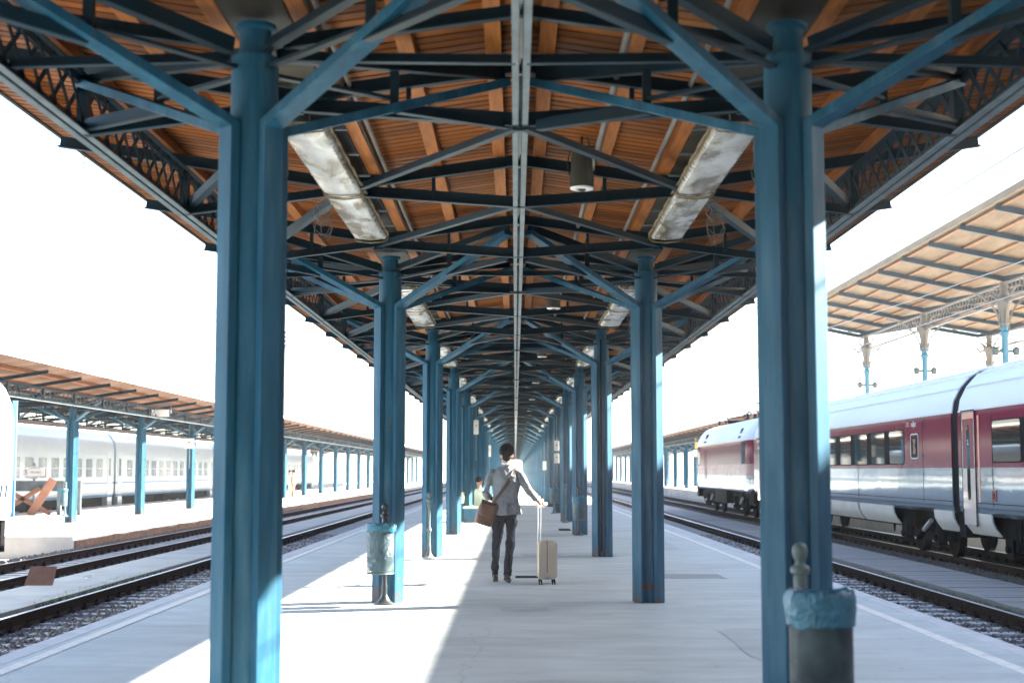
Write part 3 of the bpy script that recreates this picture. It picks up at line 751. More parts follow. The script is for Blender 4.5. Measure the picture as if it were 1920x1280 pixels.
def bogie(parent, y):
    t = MB(); 
    for s in (-1, 1):
        t.box(s*1.02-.06, y-1.75, -.02, s*1.02+.06, y+1.75, .16); t.box(s*1.05-.1, y-.42, .16, s*1.05+.1, y+.42, .62)
        for q in (-1.25, 1.25):
            t.box(s*1.10-.09, y+q-.16, -.10, s*1.10+.09, y+q+.16, .22); t.tube([(s*1.10, y+q+.28, .0),(s*1.10, y+q+.28, .42)], .075, 10); t.tube([(s*1.10, y+q-.28, .0),(s*1.10, y+q-.28, .42)], .075, 10)
            t.tube([(s*1.19, y+q, .04),(s*1.26, y+q, .04)], .07, 12)
        t.tube([(s*1.12,y-.3,.30),(s*1.12,y-.9,.1)], .035, 8)
    t.box(-1.0, y-.3, .0, 1.0, y+.3, .3)
    o = t.build('bogie', M['under'], parent)
    for q in (-1.25, 1.25):
        for s in (-1, 1):
            w = MB(); w.v = []; 
            pts = [(s*.68, .455),(s*.70,.455),(s*.71,.43),(s*.82,.425),(s*.82,.36),(s*.80,.30),(s*.80,.12),(s*.74,.12),(s*.74,.30),(s*.69,.36)]
            rs = []
            for px_, r in pts: rs.append([(px_, y+q+r*math.cos(k_*math.pi/14), .065+r*math.sin(k_*math.pi/14)) for k_ in range(28)])
            w.rings(rs); w.build('wheel', M['under'], o, smooth=True)
    for s in (-1, 1):
        d = MB(); d.tube([(s*1.24, y-1.05, .40),(s*1.24, y-.45, .16)], .05, 12); d.build('damper', M['chrome'], o, smooth=True)
        d = MB(); d.tube([(s*1.24, y-.50, .18),(s*1.24, y-.1, .02)], .07, 12); d.build('damper_piston', M['black'], o, smooth=True); d = MB(); d.tube([(s*1.2, y+.55, .60),(s*1.2,y+.62,.2),(s*1.2,y+.5,-.02)], .022, 6)
        d.build('air_hose', M['black'], o, smooth=True); d = MB(); d.tube([(s*1.18,y+1.9,.55),(s*1.2,y+2.0,.2),(s*1.18,y+2.15,.05),(s*1.15,y+2.35,.3)], .018, 6)
        d.build('air_hose', M['black'], o, smooth=True); d = MB(); d.lathe([(.05,.25),(.13,.28),(.16,.38),(.13,.48),(.05,.52)], (s*1.08, y-.72, 0), 14); d.build('air_spring', M['black'], o, smooth=True)
def win(parent, y0, y1, z0, z1, side, x=1.421, frame=M['under'], pane=M['glass'], name='window'):
    f = MB(); s = side; r = .06
    def ring(e, xx):
        pts = []
        for cy, cz, a0 in ((y1-r,z1-r,0),(y0+r,z1-r,90),(y0+r,z0+r,180),(y1-r,z0+r,270)):
            for k_ in range(4):
                a = R(a0+k_*30); pts.append((s*xx, cy+(r+e)*math.cos(a), cz+(r+e)*math.sin(a)))
        return pts
    f.rings([ring(.025, x-.02), ring(.025, x+.006), ring(0, x+.006), ring(0, x-.004)], caps=False)
    o = f.build(name, frame, parent)
    p = MB(); rr = ring(0.0, x+.0025); p.add(rr, [tuple(range(len(rr)))]); p.build('pane', pane, o)
    return o
def text(s, size, loc, rot, m, name, parent=None, ext=.002):
    c = bpy.data.curves.new(name, 'FONT'); c.body = s; c.size = size; c.extrude = ext; c.align_x = 'CENTER'; c.align_y = 'CENTER'; c.resolution_u = 3
    o = bpy.data.objects.new(name, c); COL.objects.link(o); o.location = loc; o.rotation_euler = rot; c.materials.append(m)
    dg = bpy.context.evaluated_depsgraph_get(); dg.update(); me = bpy.data.meshes.new_from_object(o.evaluated_get(dg)); bpy.data.objects.remove(o)
    o = bpy.data.objects.new(name, me); COL.objects.link(o); o.location = loc; o.rotation_euler = rot
    if not me.materials: me.materials.append(m)
    if parent is not None: o.parent = parent
    return o
def coach(y0, y1, label, doors, wins, small, seed):
    L = y1-y0; t = empty('train_coach', (TRK, y0, 0), label, 'train', 'coaches and locomotive of the red train')
    shell('lower_panel', .60, 1.515, 0, L, M['grey'], t)
    shell('red_band', 1.516, 2.60, 0, L, M['red'], t)
    shell('roof', 2.601, 3.6, 0, L, M['roofwhite'], t)
    rb = MB()
    for s in (-1, 1):
        for xx, zz in ((1.24,3.09),(1.02,3.34),(.80,3.46),(.5,3.55)): rb.box(s*xx-.008, .05, zz-.01, s*xx+.008, L-.05, zz+.022)
        rb.box(s*1.425-.004, .05, 2.60, s*1.425+.004, L-.05, 2.625)
    rb.build('roof_rib', M['skirt'], t)
    st = MB(); st.box(-1.427, .02, .845, -1.4205, L-.02, .857); st.box(1.4205, .02, .845, 1.427, L-.02, .857)
    for yy in (2.0, L-2.0, L*.33, L*.66): 
        for s in (-1,1): st.box(s*1.424-.002, yy-.004, .80, s*1.424+.002, yy+.004, 2.5)
    st.build('panel_seam', M['under'], t)
    ub = MB(); ub.box(-1.15, .3, .2, 1.15, L-.3, .62); ub.build('underframe', M['under'], t)
    for (a, b_) in wins: 
        for s in (-1, 1): win(t, a-y0, b_-y0, 1.62, 2.36, s)
    for a in small:
        for s in (-1,): 
            w = win(t, a-.27-y0, a+.27-y0, 1.74, 2.24, s, frame=M['skirt'])
            for q in range(4):
                tx = text(['RAIL','JET','2.KL','ABT'][q], .11, (-1.4245, a-y0, 2.11-q*.085), (R(90), 0, R(-90)), M['orange'], 'window_sign', w, .0008)
    # window band posts in dark glass-like trim
    if len(wins) > 2:
        for s in (-1, 1):
            ws = sorted(wins)
            for (p, q), (p2, q2) in zip(ws, ws[1:]):
                if p2-q < .8: tr = MB(); tr.box(s*1.4225-.0015, q+.03-y0, 1.60, s*1.4225+.0015, p2-.03-y0, 2.38); tr.build('window_pillar', M['under'], t)
    # skirts, curved in
    segs = []
    for (a, b_) in doors['skirts']:
        for s in (-1, 1):
            s_ = MB(); pr = [(1.40,.655),(1.385,.50),(1.33,.38),(1.22,.24),(1.19,.245),(1.30,.39),(1.35,.50),(1.37,.655)]
            s_.rings([[(s*x, yy-y0, z) for x, z in pr] for yy in (a, b_)])
            s_.build('skirt', M['skirt'], t, smooth=True)
    for (a, b_) in doors['doors']:
        for s in (-1, 1):
            d = MB(); d.box(min(s*1.418,s*1.430), a-y0, .72, max(s*1.418,s*1.430), b_-y0, 2.60); d.box(min(s*1.40,s*1.421), a-y0, .42, max(s*1.40,s*1.421), b_-y0, .718)
            dd = d.build('door', M['doorgrey'], t)
            e = MB()
            for yy in (a-.03, b_+.01): e.box(min(s*1.42,s*1.434), yy-y0, .40, max(s*1.42,s*1.434), yy+.02-y0, 2.62)
            e.box(min(s*1.42,s*1.434), a-.03-y0, 2.60, max(s*1.42,s*1.434), b_+.03-y0, 2.622); e.build('door_frame', M['under'], dd)
            u = MB(); u.box(min(s*1.4305,s*1.4325), a+.04-y0, 1.50, max(s*1.4305,s*1.4325), b_-.04-y0, 2.45); u.build('red_panel', M['red'], dd)
            u = MB(); u.box(min(s*1.4305,s*1.4325), a+.04-y0, 2.452, max(s*1.4305,s*1.4325), b_-.04-y0, 2.56); u.build('orange_stripe', M['orange'], dd)
            mid = (a+b_)/2-y0
            gl = MB(); pts = [(s*1.4335, mid+.10*math.cos(q), (2.24 if math.sin(q) >= 0 else 1.00)+.10*math.sin(q)) for q in [k_*math.pi/8 for k_ in range(16)]]
            gl.add(pts, [tuple(range(16))]); gl.build('pane', M['glass'], dd)
            text('2.', .13, (-1.4355, mid, 2.0), (R(90), 0, R(-90)), M['signwhite'], 'class_number', dd, .0008) if s < 0 else None
    for a in doors.get('stripe', []):
        b = MB(); b.box(-1.4255, a-y0, .86, -1.4208, a+.09-y0, 2.50); b.build('orange_stripe', M['orange'], t)
    for yy in doors['bogies']: bogie(t, yy-y0)
    return t
YG = 28.35
ca = coach(YG+.22, 52.2, 'red and grey coach with a row of windows, between the black gap and the locomotive',
      {'skirts': [(YG+.3, 29.95), (33.2, 36.4), (36.6, 45.2)], 'doors': [(50.6, 51.5)], 'bogies': [31.75, 48.6]},
      [(32.05,33.3),(33.72,34.98),(35.4,36.65),(37.1,38.35),(38.8,40.05),(40.5,41.75),(42.2,43.45),(43.9,45.15),(45.6,46.85),(47.3,48.55)], [31.2], 1)
cb = coach(4.0, YG-.22, 'red and grey coach with a door, nearest on the right and cut by the frame',
      {'skirts': [(26.35, 27.95), (14.0, 22.4)], 'doors': [(27.1, 27.85)], 'bogies': [24.75, 7.5], 'stripe': [26.84]},
      [(24.65,26.1),(22.8,24.35),(21.0,22.5),(19.2,20.7),(17.4,18.9),(15.6,17.1)], [], 2)
cc = copy_tree(cb, (TRK, 4.0-24.6, 0), 'red and grey coach added behind the camera on the right, out of view')  # unseen coach, added to block the low sky at the right rear
gw = MB(); P = prof_half(); line = [(x*.985+(-.0), z-.02) for x, z in P]+[(-x*.985, z-.02) for x, z in reversed(P[:-1])]
gw.rings([[(x+TRK, y, z) for x, z in line] for y in (YG-.215, YG+.215)])
gw.box(TRK-1.3, YG-.2, .15, TRK+1.3, YG+.2, .58)
o = gw.build('gangway', M['black'], ca); o.matrix_parent_inverse = ca.matrix_basis.inverted()
eb = MB(); eb.box(-1.431, 25.95-4, .90, -1.4205, 26.2-4, 1.10); eb.build('emergency_box', M['red'], cb)
eb2 = MB(); eb2.box(-1.433, 26.02-4, .94, -1.4312, 26.12-4, 1.05); eb2.build('box_handle', M['under'], cb)
rv = MB(); rv.box(-1.30, 27.0-4, 2.94, -1.285, 27.6-4, 2.965); rv.build('roof_vent', M['under'], cb)
text('railjet', .17, (-1.4215, 31.25-YG-.22, 2.47), (R(90), 0, R(-90)), M['signwhite'], 'train_lettering', ca, .001)
text('ÖBB', .15, (-1.4215, 31.72-YG-.22, 2.47), (R(90), 0, R(-90)), M['orange'], 'operator_lettering', ca, .001)
# locomotive
M['reflectpink'] = mat('pink_reflection_paint', (.30,.12,.13), .25, var=.25, vscale=1.2)  # pink band paints the pale reflection low on the red side
def loco():
    y0, y1 = 52.75, 69.8; L = y1-y0
    t = empty('locomotive', (TRK, y0, 0), 'red and pale electric locomotive at the far end of the red train', 'locomotive', 'coaches and locomotive of the red train')
    def section(name, zlo, zhi, m):
        P = prof_half(); zs = [zlo]+[z for x, z in P if zlo < z < min(zhi, 3.6)]+([zhi] if zhi < 3.6 else [])
        def X(z):
            for (a, za), (b, zb) in zip(P, P[1:]):
                if za <= z <= zb: return a+(b-a)*(z-za)/(zb-za)
            return 0
        rows = []; N_ = 34
        for i in range(N_+1):
            u = i/N_; yy = L*u
            e = min(u, 1-u)*L                                   # distance from the nearer end
            row = []
            for s in (1, -1):
                zz = zs if s == 1 else list(reversed(zs))
                for z in zz:
                    lean = max(0, (z-1.2))*.42 + .15*max(0, 1.2-z)
                    yv = lean if u < .5 else L-lean
                    f = 1 if e > 1.6 else .80+.20*math.sin(min(1, e/1.6)*math.pi/2)
                    q = yy if lean < e else yv
                    row.append((s*X(z)*f, q, z))
            if zhi >= 3.6:
                k_ = len(zs); ymid = row[k_-1][1]; row.insert(k_, (0, max(ymid, 1.0) if u < .5 else min(ymid, L-1.0), 3.6))
            rows.append(row)
        b = MB(); b.rings(rows); return b.build(name, m, t, smooth=True)
    section('lower_body', .60, 1.28, M['grey']); section('reflection_band', 1.281, 1.72, M['reflectpink']); section('upper_body', 1.721, 2.62, M['red']); section('roof', 2.621, 3.6, M['roofwhite'])
    for (a, b_) in ((1.55, 2.35), (L-2.3, L-1.6)): win(t, a, b_, 1.75, 2.55, -1)
    d = MB()
    for yy in (L-4.6, L-4.1): d.box(-1.432, yy-.03, .9, -1.424, yy+.03, 2.4)
    d.build('door_rail', M['under'], t)
    v = MB()
    for yy in (2.9, 3.2, L-3.6, L-3.9, L-4.2): v.bar((-1.392, yy, 2.74),(-1.235, yy, 3.12), .22, .012, up=(1,0,0))
    v.build('roof_grille', M['under'], t)
    ub = MB(); ub.box(-1.1, 1, .15, 1.1, L-1, .6); ub.box(-1.3, .3, .25, 1.3, 1.0, .75); ub.box(-1.3, L-1, .25, 1.3, L-.3, .75)
    ub.box(-1.35, 6.8, .12, 1.35, 10.2, .62); ub.build('underframe', M['under'], t)
    bogie(t, 4.3); bogie(t, L-4.3)
    pg = MB()
    for yy in (4.5, L-4.5):
        for s in (-1, 1): pg.tube([(s*.5,yy-1,3.7),(s*.35,yy+.7,3.95),(s*.5,yy-.6,4.12)], .03, 6)
        pg.bar((-.8,yy-.6,4.14),(.8,yy-.6,4.14), .06, .04); pg.box(-.55,yy-1.1,3.6,.55,yy-.9,3.72)
        for k_ in range(5): pg.lathe([(.03,0),(.08,.05),(.03,.1),(.08,.15),(.03,.2)], (-.6+.3*k_, yy+1.2, 3.58), 8)
    pg.tube([(-.5,5.5,3.8),(0,L/2,3.85),(-.5,L-5.5,3.8)], .03, 6); pg.build('pantograph', M['under'], t)
    f = MB(); f.box(-.7, -.25, .35, -.45, .35, .60); f.box(.45, -.25, .35, .7, .35, .60); f.build('buffer', M['under'], t)
loco()

# white train standing at the left edge
def white_nose():
    t = empty('white_train', (-12.40, 31.4, 0), 'white railcar with a pale blue lower band, cut by the left edge', 'train')
    P = [(1.36,.40),(1.42,.55),(1.42,2.55),(1.36,2.9),(1.20,3.25),(.95,3.5),(.55,3.68),(0,3.72)]
    def band(name, zlo, zhi, m, x=0):
        def X(z):
            for (a, za), (b, zb) in zip(P, P[1:]):
                if za <= z <= zb: return a+(b-a)*(z-za)/(zb-za)
            return 0
        zs = [zlo]+[z for q, z in P if zlo < z < min(zhi,3.72)]+([zhi] if zhi < 3.72 else []); rows = []
        for y, f in ((0,.93),(-.12,.975),(-.4,.995),(-.9,1),(-19,1)):
            rows.append([(q*f, y, z) for q, z in [(X(z), z) for z in zs]+([(0,3.72)] if zhi >= 3.72 else [])+[(-X(z), z) for z in reversed(zs)]])
        b = MB(); b.rings(rows); return b.build(name, m, t, smooth=True)
    band('blue_band', .40, 1.25, M['paleblue2']); band('white_body', 1.251, 3.72, M['white'])
    for a in (-2.35, -4.6, -6.9, -9.2): win(t, a, a+1.15, 1.45, 2.35, 1, frame=M['bluetrain'])
    c = MB(); c.box(1.30, -.02, .45, 1.40, .03, 3.0); c.build('corner_trim', M['bluetrain'], t)
    h = MB(); h.tube([(1.45,-1.0,.9),(1.47,-1.0,1.15)], .015, 6); h.tube([(1.45,-.7,.9),(1.47,-.7,1.15)], .015, 6); h.build('grab_handle', M['under'], t)
    u = MB(); u.box(-1.2, -19, -.1, 1.2, -.3, .40); u.box(.9,-.35,-.3,1.25,-.1,.38); u.build('underframe', M['under'], t)
    bogie(t, -2.6)
M['paleblue2'] = mat('blue_white_lower_band', (.15,.20,.27), .35, var=.06)
white_nose()
# white coaches with a blue stripe
XB = -22.2
def white_coach(y0, L, lab, fade):
    t = empty('white_coach', (XB, y0, 0), lab, 'train', 'white coaches behind the left platform')
    P = [(1.38,.15),(1.42,.3),(1.42,2.5),(1.34,2.95),(1.1,3.3),(.7,3.5),(0,3.58)]
    def band(name, zlo, zhi, m, off=0, f=1):
        def X(z):
            for (a, za), (b, zb) in zip(P, P[1:]):
                if za <= z <= zb: return a+(b-a)*(z-za)/(zb-za)
            return 0
        zs = [zlo]+[z for q, z in P if zlo < z < min(zhi,3.58)]+([zhi] if zhi < 3.58 else [])
        line = [(X(z)+off, z) for z in zs]+([(0,3.58)] if zhi >= 3.58 else [])+[(-X(z)-off, z) for z in reversed(zs)]
        b = MB(); b.rings([[(x, y, z) for x, z in line] for y in (.15, L-.15)]); return b.build(name, m, t, smooth=True)
    band('body', .15, 3.58, M['white']); band('blue_stripe', .80, .90, M['bluetrain'], .004); band('sill_stripe', .16, .27, M['bluetrain'], .005)
    yy = 2.3
    while yy < L-2.8:
        w = win(t, yy, yy+1.0, 1.18, 2.02, 1, frame=M['bluetrain'], pane=M['coachglass'])
        b = MB(); b.box(1.424, yy+.02, 1.56, 1.434, yy+.98, 1.60); b.build('window_bar', M['white'], w)
        yy += 1.72
    for a in (.5, L-1.3):
        d = MB(); d.box(1.421, a, .25, 1.432, a+.8, 2.45); dd = d.build('door', M['white'], t)
        p = MB(); p.box(1.4325, a+.2, 1.2, 1.435, a+.6, 2.1); p.build('pane', M['coachglass'], dd)
        st = MB(); st.box(1.2, a, -.35, 1.45, a+.8, .14); st.build('step', M['white'], t)
    u = MB(); u.box(-1.2, .3, -.25, 1.2, L-.3, .16)
    rnd = random.Random(int(y0))
    for i in range(9): q = rnd.uniform(5, L-6); u.box(.9, q, -.45, 1.35, q+rnd.uniform(.4,1.4), .12)
    u.box(-.9, L-.3, -.1, .9, L+.05, .3); u.build('underframe', M['under'], t)
    for q in (3.6, L-3.6):
        b = MB()
        for s in (-1, 1):
            b.box(s*1.1-.08, q-1.7, -.45, s*1.1+.08, q+1.7, -.2)
            for e in (-1.2, 1.2): b.tube([(s*.7,q+e,-.38),(s*.85,q+e,-.38)], .43, 18)
        b.build('bogie', M['under'], t)
M['coachglass'] = mat('pale_reflecting_coach_glass', (.07,.10,.12), .08, var=.3, vscale=1.2, spec=.8)
for i, (y, L) in enumerate(((49.6,24.4),(74.1,24.4),(98.6,24.4),(123.1,24.0))):
    white_coach(y, L, ['white coach nearest the left edge, behind the buffer stop','white coach seen between the two nearest columns of the left platform',
                       'white coach seen right beside the big left column','last and farthest of the white coaches on the left'][i], i)

# ------------------------------------------------------------------ station furniture
def perf_mat(hole, c1, c2):
    m = bpy.data.materials.new('perforated_bin_steel'); m.use_nodes = True; t = m.node_tree; b = t.nodes['Principled BSDF']; N = t.nodes.new; L = t.links.new
    tc = N('ShaderNodeTexCoord'); mp = N('ShaderNodeMapping'); mp.inputs['Rotation'].default_value = (0,0,R(45)); mp.inputs['Scale'].default_value = (42,43,1)
    L(tc.outputs['UV'], mp.inputs[0]); v = N('ShaderNodeTexVoronoi'); v.inputs['Scale'].default_value = 1; v.inputs['Randomness'].default_value = 0; v.voronoi_dimensions = '2D'
    L(mp.outputs[0], v.inputs['Vector'])
    lt = N('ShaderNodeMath'); lt.operation = 'GREATER_THAN'; lt.inputs[1].default_value = hole; L(v.outputs['Distance'], lt.inputs[0])
    L(lt.outputs[0], b.inputs['Alpha'])
    nz = N('ShaderNodeTexNoise'); nz.inputs['Scale'].default_value = 5; nz.inputs['Detail'].default_value = 6; L(tc.outputs['Object'], nz.inputs['Vector'])
    cr = N('ShaderNodeValToRGB'); L(nz.outputs['Fac'], cr.inputs[0]); cr.color_ramp.elements[0].position = .38; cr.color_ramp.elements[0].color = (*c1,1)
    cr.color_ramp.elements[1].position = .6; cr.color_ramp.elements[1].color = (*c2,1); L(cr.outputs[0], b.inputs['Base Color'])
    b.inputs['Metallic'].default_value = .0; b.inputs['Roughness'].default_value = .5; b.inputs['Specular IOR Level'].default_value = .25
    return m
M['perf'] = perf_mat(.40, (.03,.045,.05), (.10,.13,.13)); M['perf_near'] = perf_mat(.27, (.010,.022,.028), (.05,.085,.09))
POST = [(.115,0),(.115,.015),(.08,.03),(.06,.055),(.045,.08),(.036,.10),(.030,.14),(.034,.20),(.027,.22),(.025,.42),(.033,.44),(.044,.47),(.033,.50),(.022,.52),(.024,.84),(.033,.86),(.034,.925),(.029,.935),(.047,.948),(.050,.965),(.044,.978),(.026,.988),(.022,1.005),(.028,1.015),(.030,1.02),(.037,1.035),(.040,1.055),(.036,1.075),(.024,1.090),(.008,1.096)]
def basket_obj(t, cx, cy, z0, z1, r, inner, tear=0):
    n = 44; me = bpy.data.meshes.new('basket'); vs = []; fs = []; uv = []
    for j, z in enumerate((z0, z1)):
        for k_ in range(n): a = 2*math.pi*k_/n; vs.append((cx+r*math.cos(a), cy+r*math.sin(a), z))
    for k_ in range(n): fs.append((k_, (k_+1)%n, n+(k_+1)%n, n+k_))
    me.from_pydata(vs, [], fs); ul = me.uv_layers.new(name='UVMap')
    for i, p in enumerate(me.polygons):
        us = (i/n, (i+1)/n, (i+1)/n, i/n); vv = (0, 0, 1, 1)
        for q, li in enumerate(p.loop_indices): ul.data[li].uv = (us[q]*1.7, vv[q]*(z1-z0)/(2*math.pi*r)*1.7)
        p.use_smooth = True
    me.materials.append(M['perf_near'] if cy < 0 and cx > .03 else M['perf']); o = bpy.data.objects.new('basket', me); COL.objects.link(o); o.parent = t
    rb = MB()
    for z in (z0, z1): rb.tube([(cx+(r-.002)*math.cos(a), cy+(r-.002)*math.sin(a), z-(.006 if z == z1 else 0)) for a in [k_*math.pi/16 for k_ in range(33)]], .006, 6, False)
    rb.lathe([(r-.004, z0+.004), (r-.004, z0+.008)], (cx, cy, 0), 32); rb.build('basket_rim', M['iron'], o)
    # liner: crumpled sack that folds over the rim
    rnd = random.Random(int(cx*100+cy*10)); rs = []
    prof = [(.80,z0+.03),(.94,z0+.07),(.97,z0+.25),(.96,z1-.05),(.95,z1+.016),(1.05,z1+.026),(1.12,z1+.0),(1.14,z1-.03),(1.12,z1-.058)]
    if tear: prof += [(1.10,z1-.10),(1.08,z1-.135)]
    nn = 56
    for (f, z) in prof:
        row = []
        for k_ in range(nn):
            a = 2*math.pi*k_/nn; w = noise.noise(Vector((math.cos(a)*3.2, math.sin(a)*3.2, z*9+cx)))
            w2 = noise.noise(Vector((math.cos(a)*9, math.sin(a)*9, z*24)))
            rr = r*f*(1+(.06*w+.045*w2)*(1 if f > 1.06 else .45 if f > .985 else -.3 if w > 0 else .3)); row.append((cx+rr*math.cos(a), cy+rr*math.sin(a), z+(.022*w+.010*w2 if f > 1.0 else 0)))
        rs.append(row)
    b = MB(); b.rings(rs, caps=False); b.build('bin_liner', inner, t, smooth=True)
    return o
def bin_(loc, off, lab, liner, post=M['iron'], tear=0):
    t = empty('litter_bin', (loc[0], loc[1], 0), lab, 'litter bin', 'litter bins on ornate posts')
    b = MB(); b.lathe(POST, n=20); b.build('post', post, t, smooth=True)
    basket_obj(t, off[0], off[1], .35, .86, .150, liner, tear)
    k_ = MB(); k_.bar((0,0,.80),(off[0]*.9,off[1]*.9,.80), .03,.01); k_.bar((0,0,.42),(off[0]*.9,off[1]*.9,.42), .03,.01); k_.build('bracket', post, t)
M['liner_dark'] = mat('dark_bin_liner', (.035,.06,.07), .35, var=.2, bump=.01, bscale=20)
bin_((1.415, 7.14), (.035,-.29), 'big green-grey perforated litter bin with blue liner at the right front column', M['bag_plastic'], tear=1)
bin_((-1.43, 15.72), (-.03,-.18), 'litter bin with teal liner and black knob in front of the second left column', M['bag_plastic'], M['blackiron'])
bin_((1.44, 32.55), (.01,-.18), 'litter bin with dark sack and pale blue rim at the fourth right column', M['bag_plastic'], M['blackiron'], tear=1)
bin_((1.33, 49.3), (0.0,-.18), 'small distant litter bin with blue rim at the sixth right column', M['bag_plastic'], tear=1)
def post_(loc, lab):
    t = MB(); t.lathe(POST, n=18); o = t.build('ornate_post', M['iron'], None, smooth=True, loc=loc); tag(o, lab, 'post', 'empty ornate posts'); return o
post_((-1.44, 23.95, 0), 'slender empty ornate post in front of the third left column')
post_((1.42, 40.3, 0), 'slender empty ornate post in front of the fifth right column')
bin_((-14.45, 45.9), (-.02,-.2), 'pale litter bin at the first column of the left platform', M['bag_plastic'])
# drain gratings
def grate(x0, y0, x1, y1, lab, dark, rot=0):
    b = MB(); st = .045; x = x0
    b.box(x0-.02, y0-.02, .001, x0, y1+.02, .008); b.box(x1, y0-.02, .001, x1+.02, y1+.02, .008); b.box(x0, y0-.02, .001, x1, y0, .008); b.box(x0, y1, .001, x1, y1+.02, .008)
    while x < x1: b.box(x, y0, .0015, x+.02, y1, .0075); x += st
    o = b.build('drain_grate', dark); tag(o, lab, 'drain grate', 'drain gratings')
    q = MB(); q.box(x0, y0, .0005, x1, y1, .0012); q.build('pit_shade', M['black'], o)  # flat black sheet, the darkness below the bars put in as colour
grate(.02, 19.6, .30, 19.9, 'small dark drain grate behind the walking man', M['under'])
grate(1.72, 19.5, 2.85, 20.3, 'wide pale drain grate right of the second right column', M['kerb'])
grate(1.1, 35.0, 1.35, 36.2, 'small drain grate beside the fourth right column', M['under'])
# electric boxes on columns
def ebox(loc, s, lab, m=M['boxgrey'], pole=True):
    t = empty('electric_box', loc, lab, 'electric box', 'boxes fixed to the columns')
    b = MB(); b.box(-s[0]/2,-s[1],0,s[0]/2,0,s[2]); bevel(b.build('box', m, t), .01)
    b = MB(); b.box(-s[0]*.12,-s[1]-.006,s[2]*.55,s[0]*.12,-s[1]-.001,s[2]*.65); b.build('latch', M['ink'], t)
    b = MB(); b.tube([(0,-.03,s[2]),(0,-.03,s[2]+.9)], .014, 6); b.tube([(0,-.03,0),(0,-.03,-.9)], .014, 6); b.build('cable_pipe', M['greysteel'], t)
ebox((-1.36, CY+BAY*5-.19, 2.72), (.17,.10,.50), 'tall cream box high on the sixth left column')
ebox((-1.36, CY+BAY*8-.19, 2.2), (.17,.10,.6), 'small cream box on the ninth left column')
ebox((1.44, CY+BAY*5-.19, 2.15), (.16,.10,.34), 'upper cream box on the sixth right column')
ebox((1.44, CY+BAY*5-.19, 1.72), (.16,.10,.34), 'lower cream box on the sixth right column')
ebox((1.36, CY+BAY*7-.19, 1.5), (.16,.10,.4), 'cream box on the eighth right column')
ebox((LC+1.42, 46.55+8.55*2-.19, 2.45), (.42,.14,.45), 'pale square box high on the third column of the left platform', M['signwhite'])
cb_ = MB(); cb_.tube([(RX-.02, CY+BAY*2-.17, z) for z in (.1, 1.2, 2.2, 3.2, 3.7)], .014, 6); tag(cb_.build('cable', M['black']), 'dark cable running up the third right column', 'cable')
fld = empty('floodlight', (-12.95, 52, 3.42), 'white floodlight fixed to the edge girder of the left canopy', 'floodlight')
b = MB(); b.rings([[(-.32,-.1,0),(.32,-.1,0),(.32,-.1,.26),(-.32,-.1,.26)],[(-.22,.16,.05),(.22,.16,.05),(.22,.16,.22),(-.22,.16,.22)]]); b.build('lamp_housing', M['signwhite'], fld)
b = MB(); b.bar((-.36,0,.13),(-.36,0,.42), .03,.03); b.bar((.36,0,.13),(.36,0,.42), .03,.03); b.bar((-.36,0,.42),(.36,0,.42), .03,.03); b.build('bracket', M['greysteel'], fld)
# buffer stop with round sign, left background
bs = empty('buffer_stop', (-18.6, 54.5, -.22), 'rust red steel buffer stop with crossed beams on the left', 'buffer stop')
b = MB(); b.bar((-.9,0,1.0),(.9,0,.05), .16,.12, up=(0,1,0)); b.bar((-.9,0,.15),(.45,0,1.0), .16,.12, up=(0,1,0)); b.bar((.2,-.25,0),(1.05,-.25,1.35), .30,.10, up=(0,1,0)); b.build('crossed_beam', M['rust'], bs)
b = MB(); b.box(-1.3,.2,.9,1.3,.4,1.3); b.build('cross_beam', M['greysteel'], bs)
b = MB(); b.box(1.1,.1,0,1.22,.3,1.25); b.box(1.5,.1,0,1.7,.3,1.1); b.box(1.9,.0,0,2.0,.2,1.3); b.build('support', M['greysteel'], bs)
sg = empty('track_sign', (-18.5, 54.9, -.22), 'pale round track sign reading 5 above the buffer stop', 'sign')
b = MB(); b.tube([(0,0,0),(0,0,2.0)], .035, 8); b.build('pole', M['greysteel'], sg)
b = MB(); b.tube([(0,-.03,1.62),(0,.01,1.62)], .26, 28); b.tube([(0,-.035,1.62),(0,.012,1.62)], .20, 20); b.build('disc', M['kerb'], sg)
b = MB(); b.box(-.42,-.05,1.48,.42,-.038,1.76); b.build('board', M['signwhite'], sg)
text('5', .24, (-.30,-.053,1.62), (R(90),0,0), M['ink'], 'track_number', sg); text('VÁGÁNY', .11, (.08,-.053,1.62), (R(90),0,0), M['ink'], 'lettering', sg)
# rusty plate and litter by the left walkway
b = MB(); b.rings([[(-.24,-.02,0),(.22,-.02,0),(.25,.10,.30),(-.18,.10,.30)],[(-.24,0,0),(.22,0,0),(.25,.12,.30),(-.18,.12,.30)]])
o = b.build('rusty_plate', mat('brown_rusted_plate', (.13,.06,.04), .85, var=.3, vscale=7), None, loc=(-7.75, 23.4, -.40)); tag(o, 'rusty brown metal plate leaning beside the left walkway', 'metal plate')
b = MB(); rnd = random.Random(4); pts = [(rnd.uniform(-.12,.12), rnd.uniform(-.1,.1), rnd.uniform(0,.08)) for _ in range(14)]
b.add(pts, [(i, i+1, i+2) for i in range(12)]); o = b.build('crumpled_paper', M['signwhite'], None, loc=(-7.35, 24.6, -.395)); tag(o, 'crumpled white litter lying on the left walkway', 'litter')
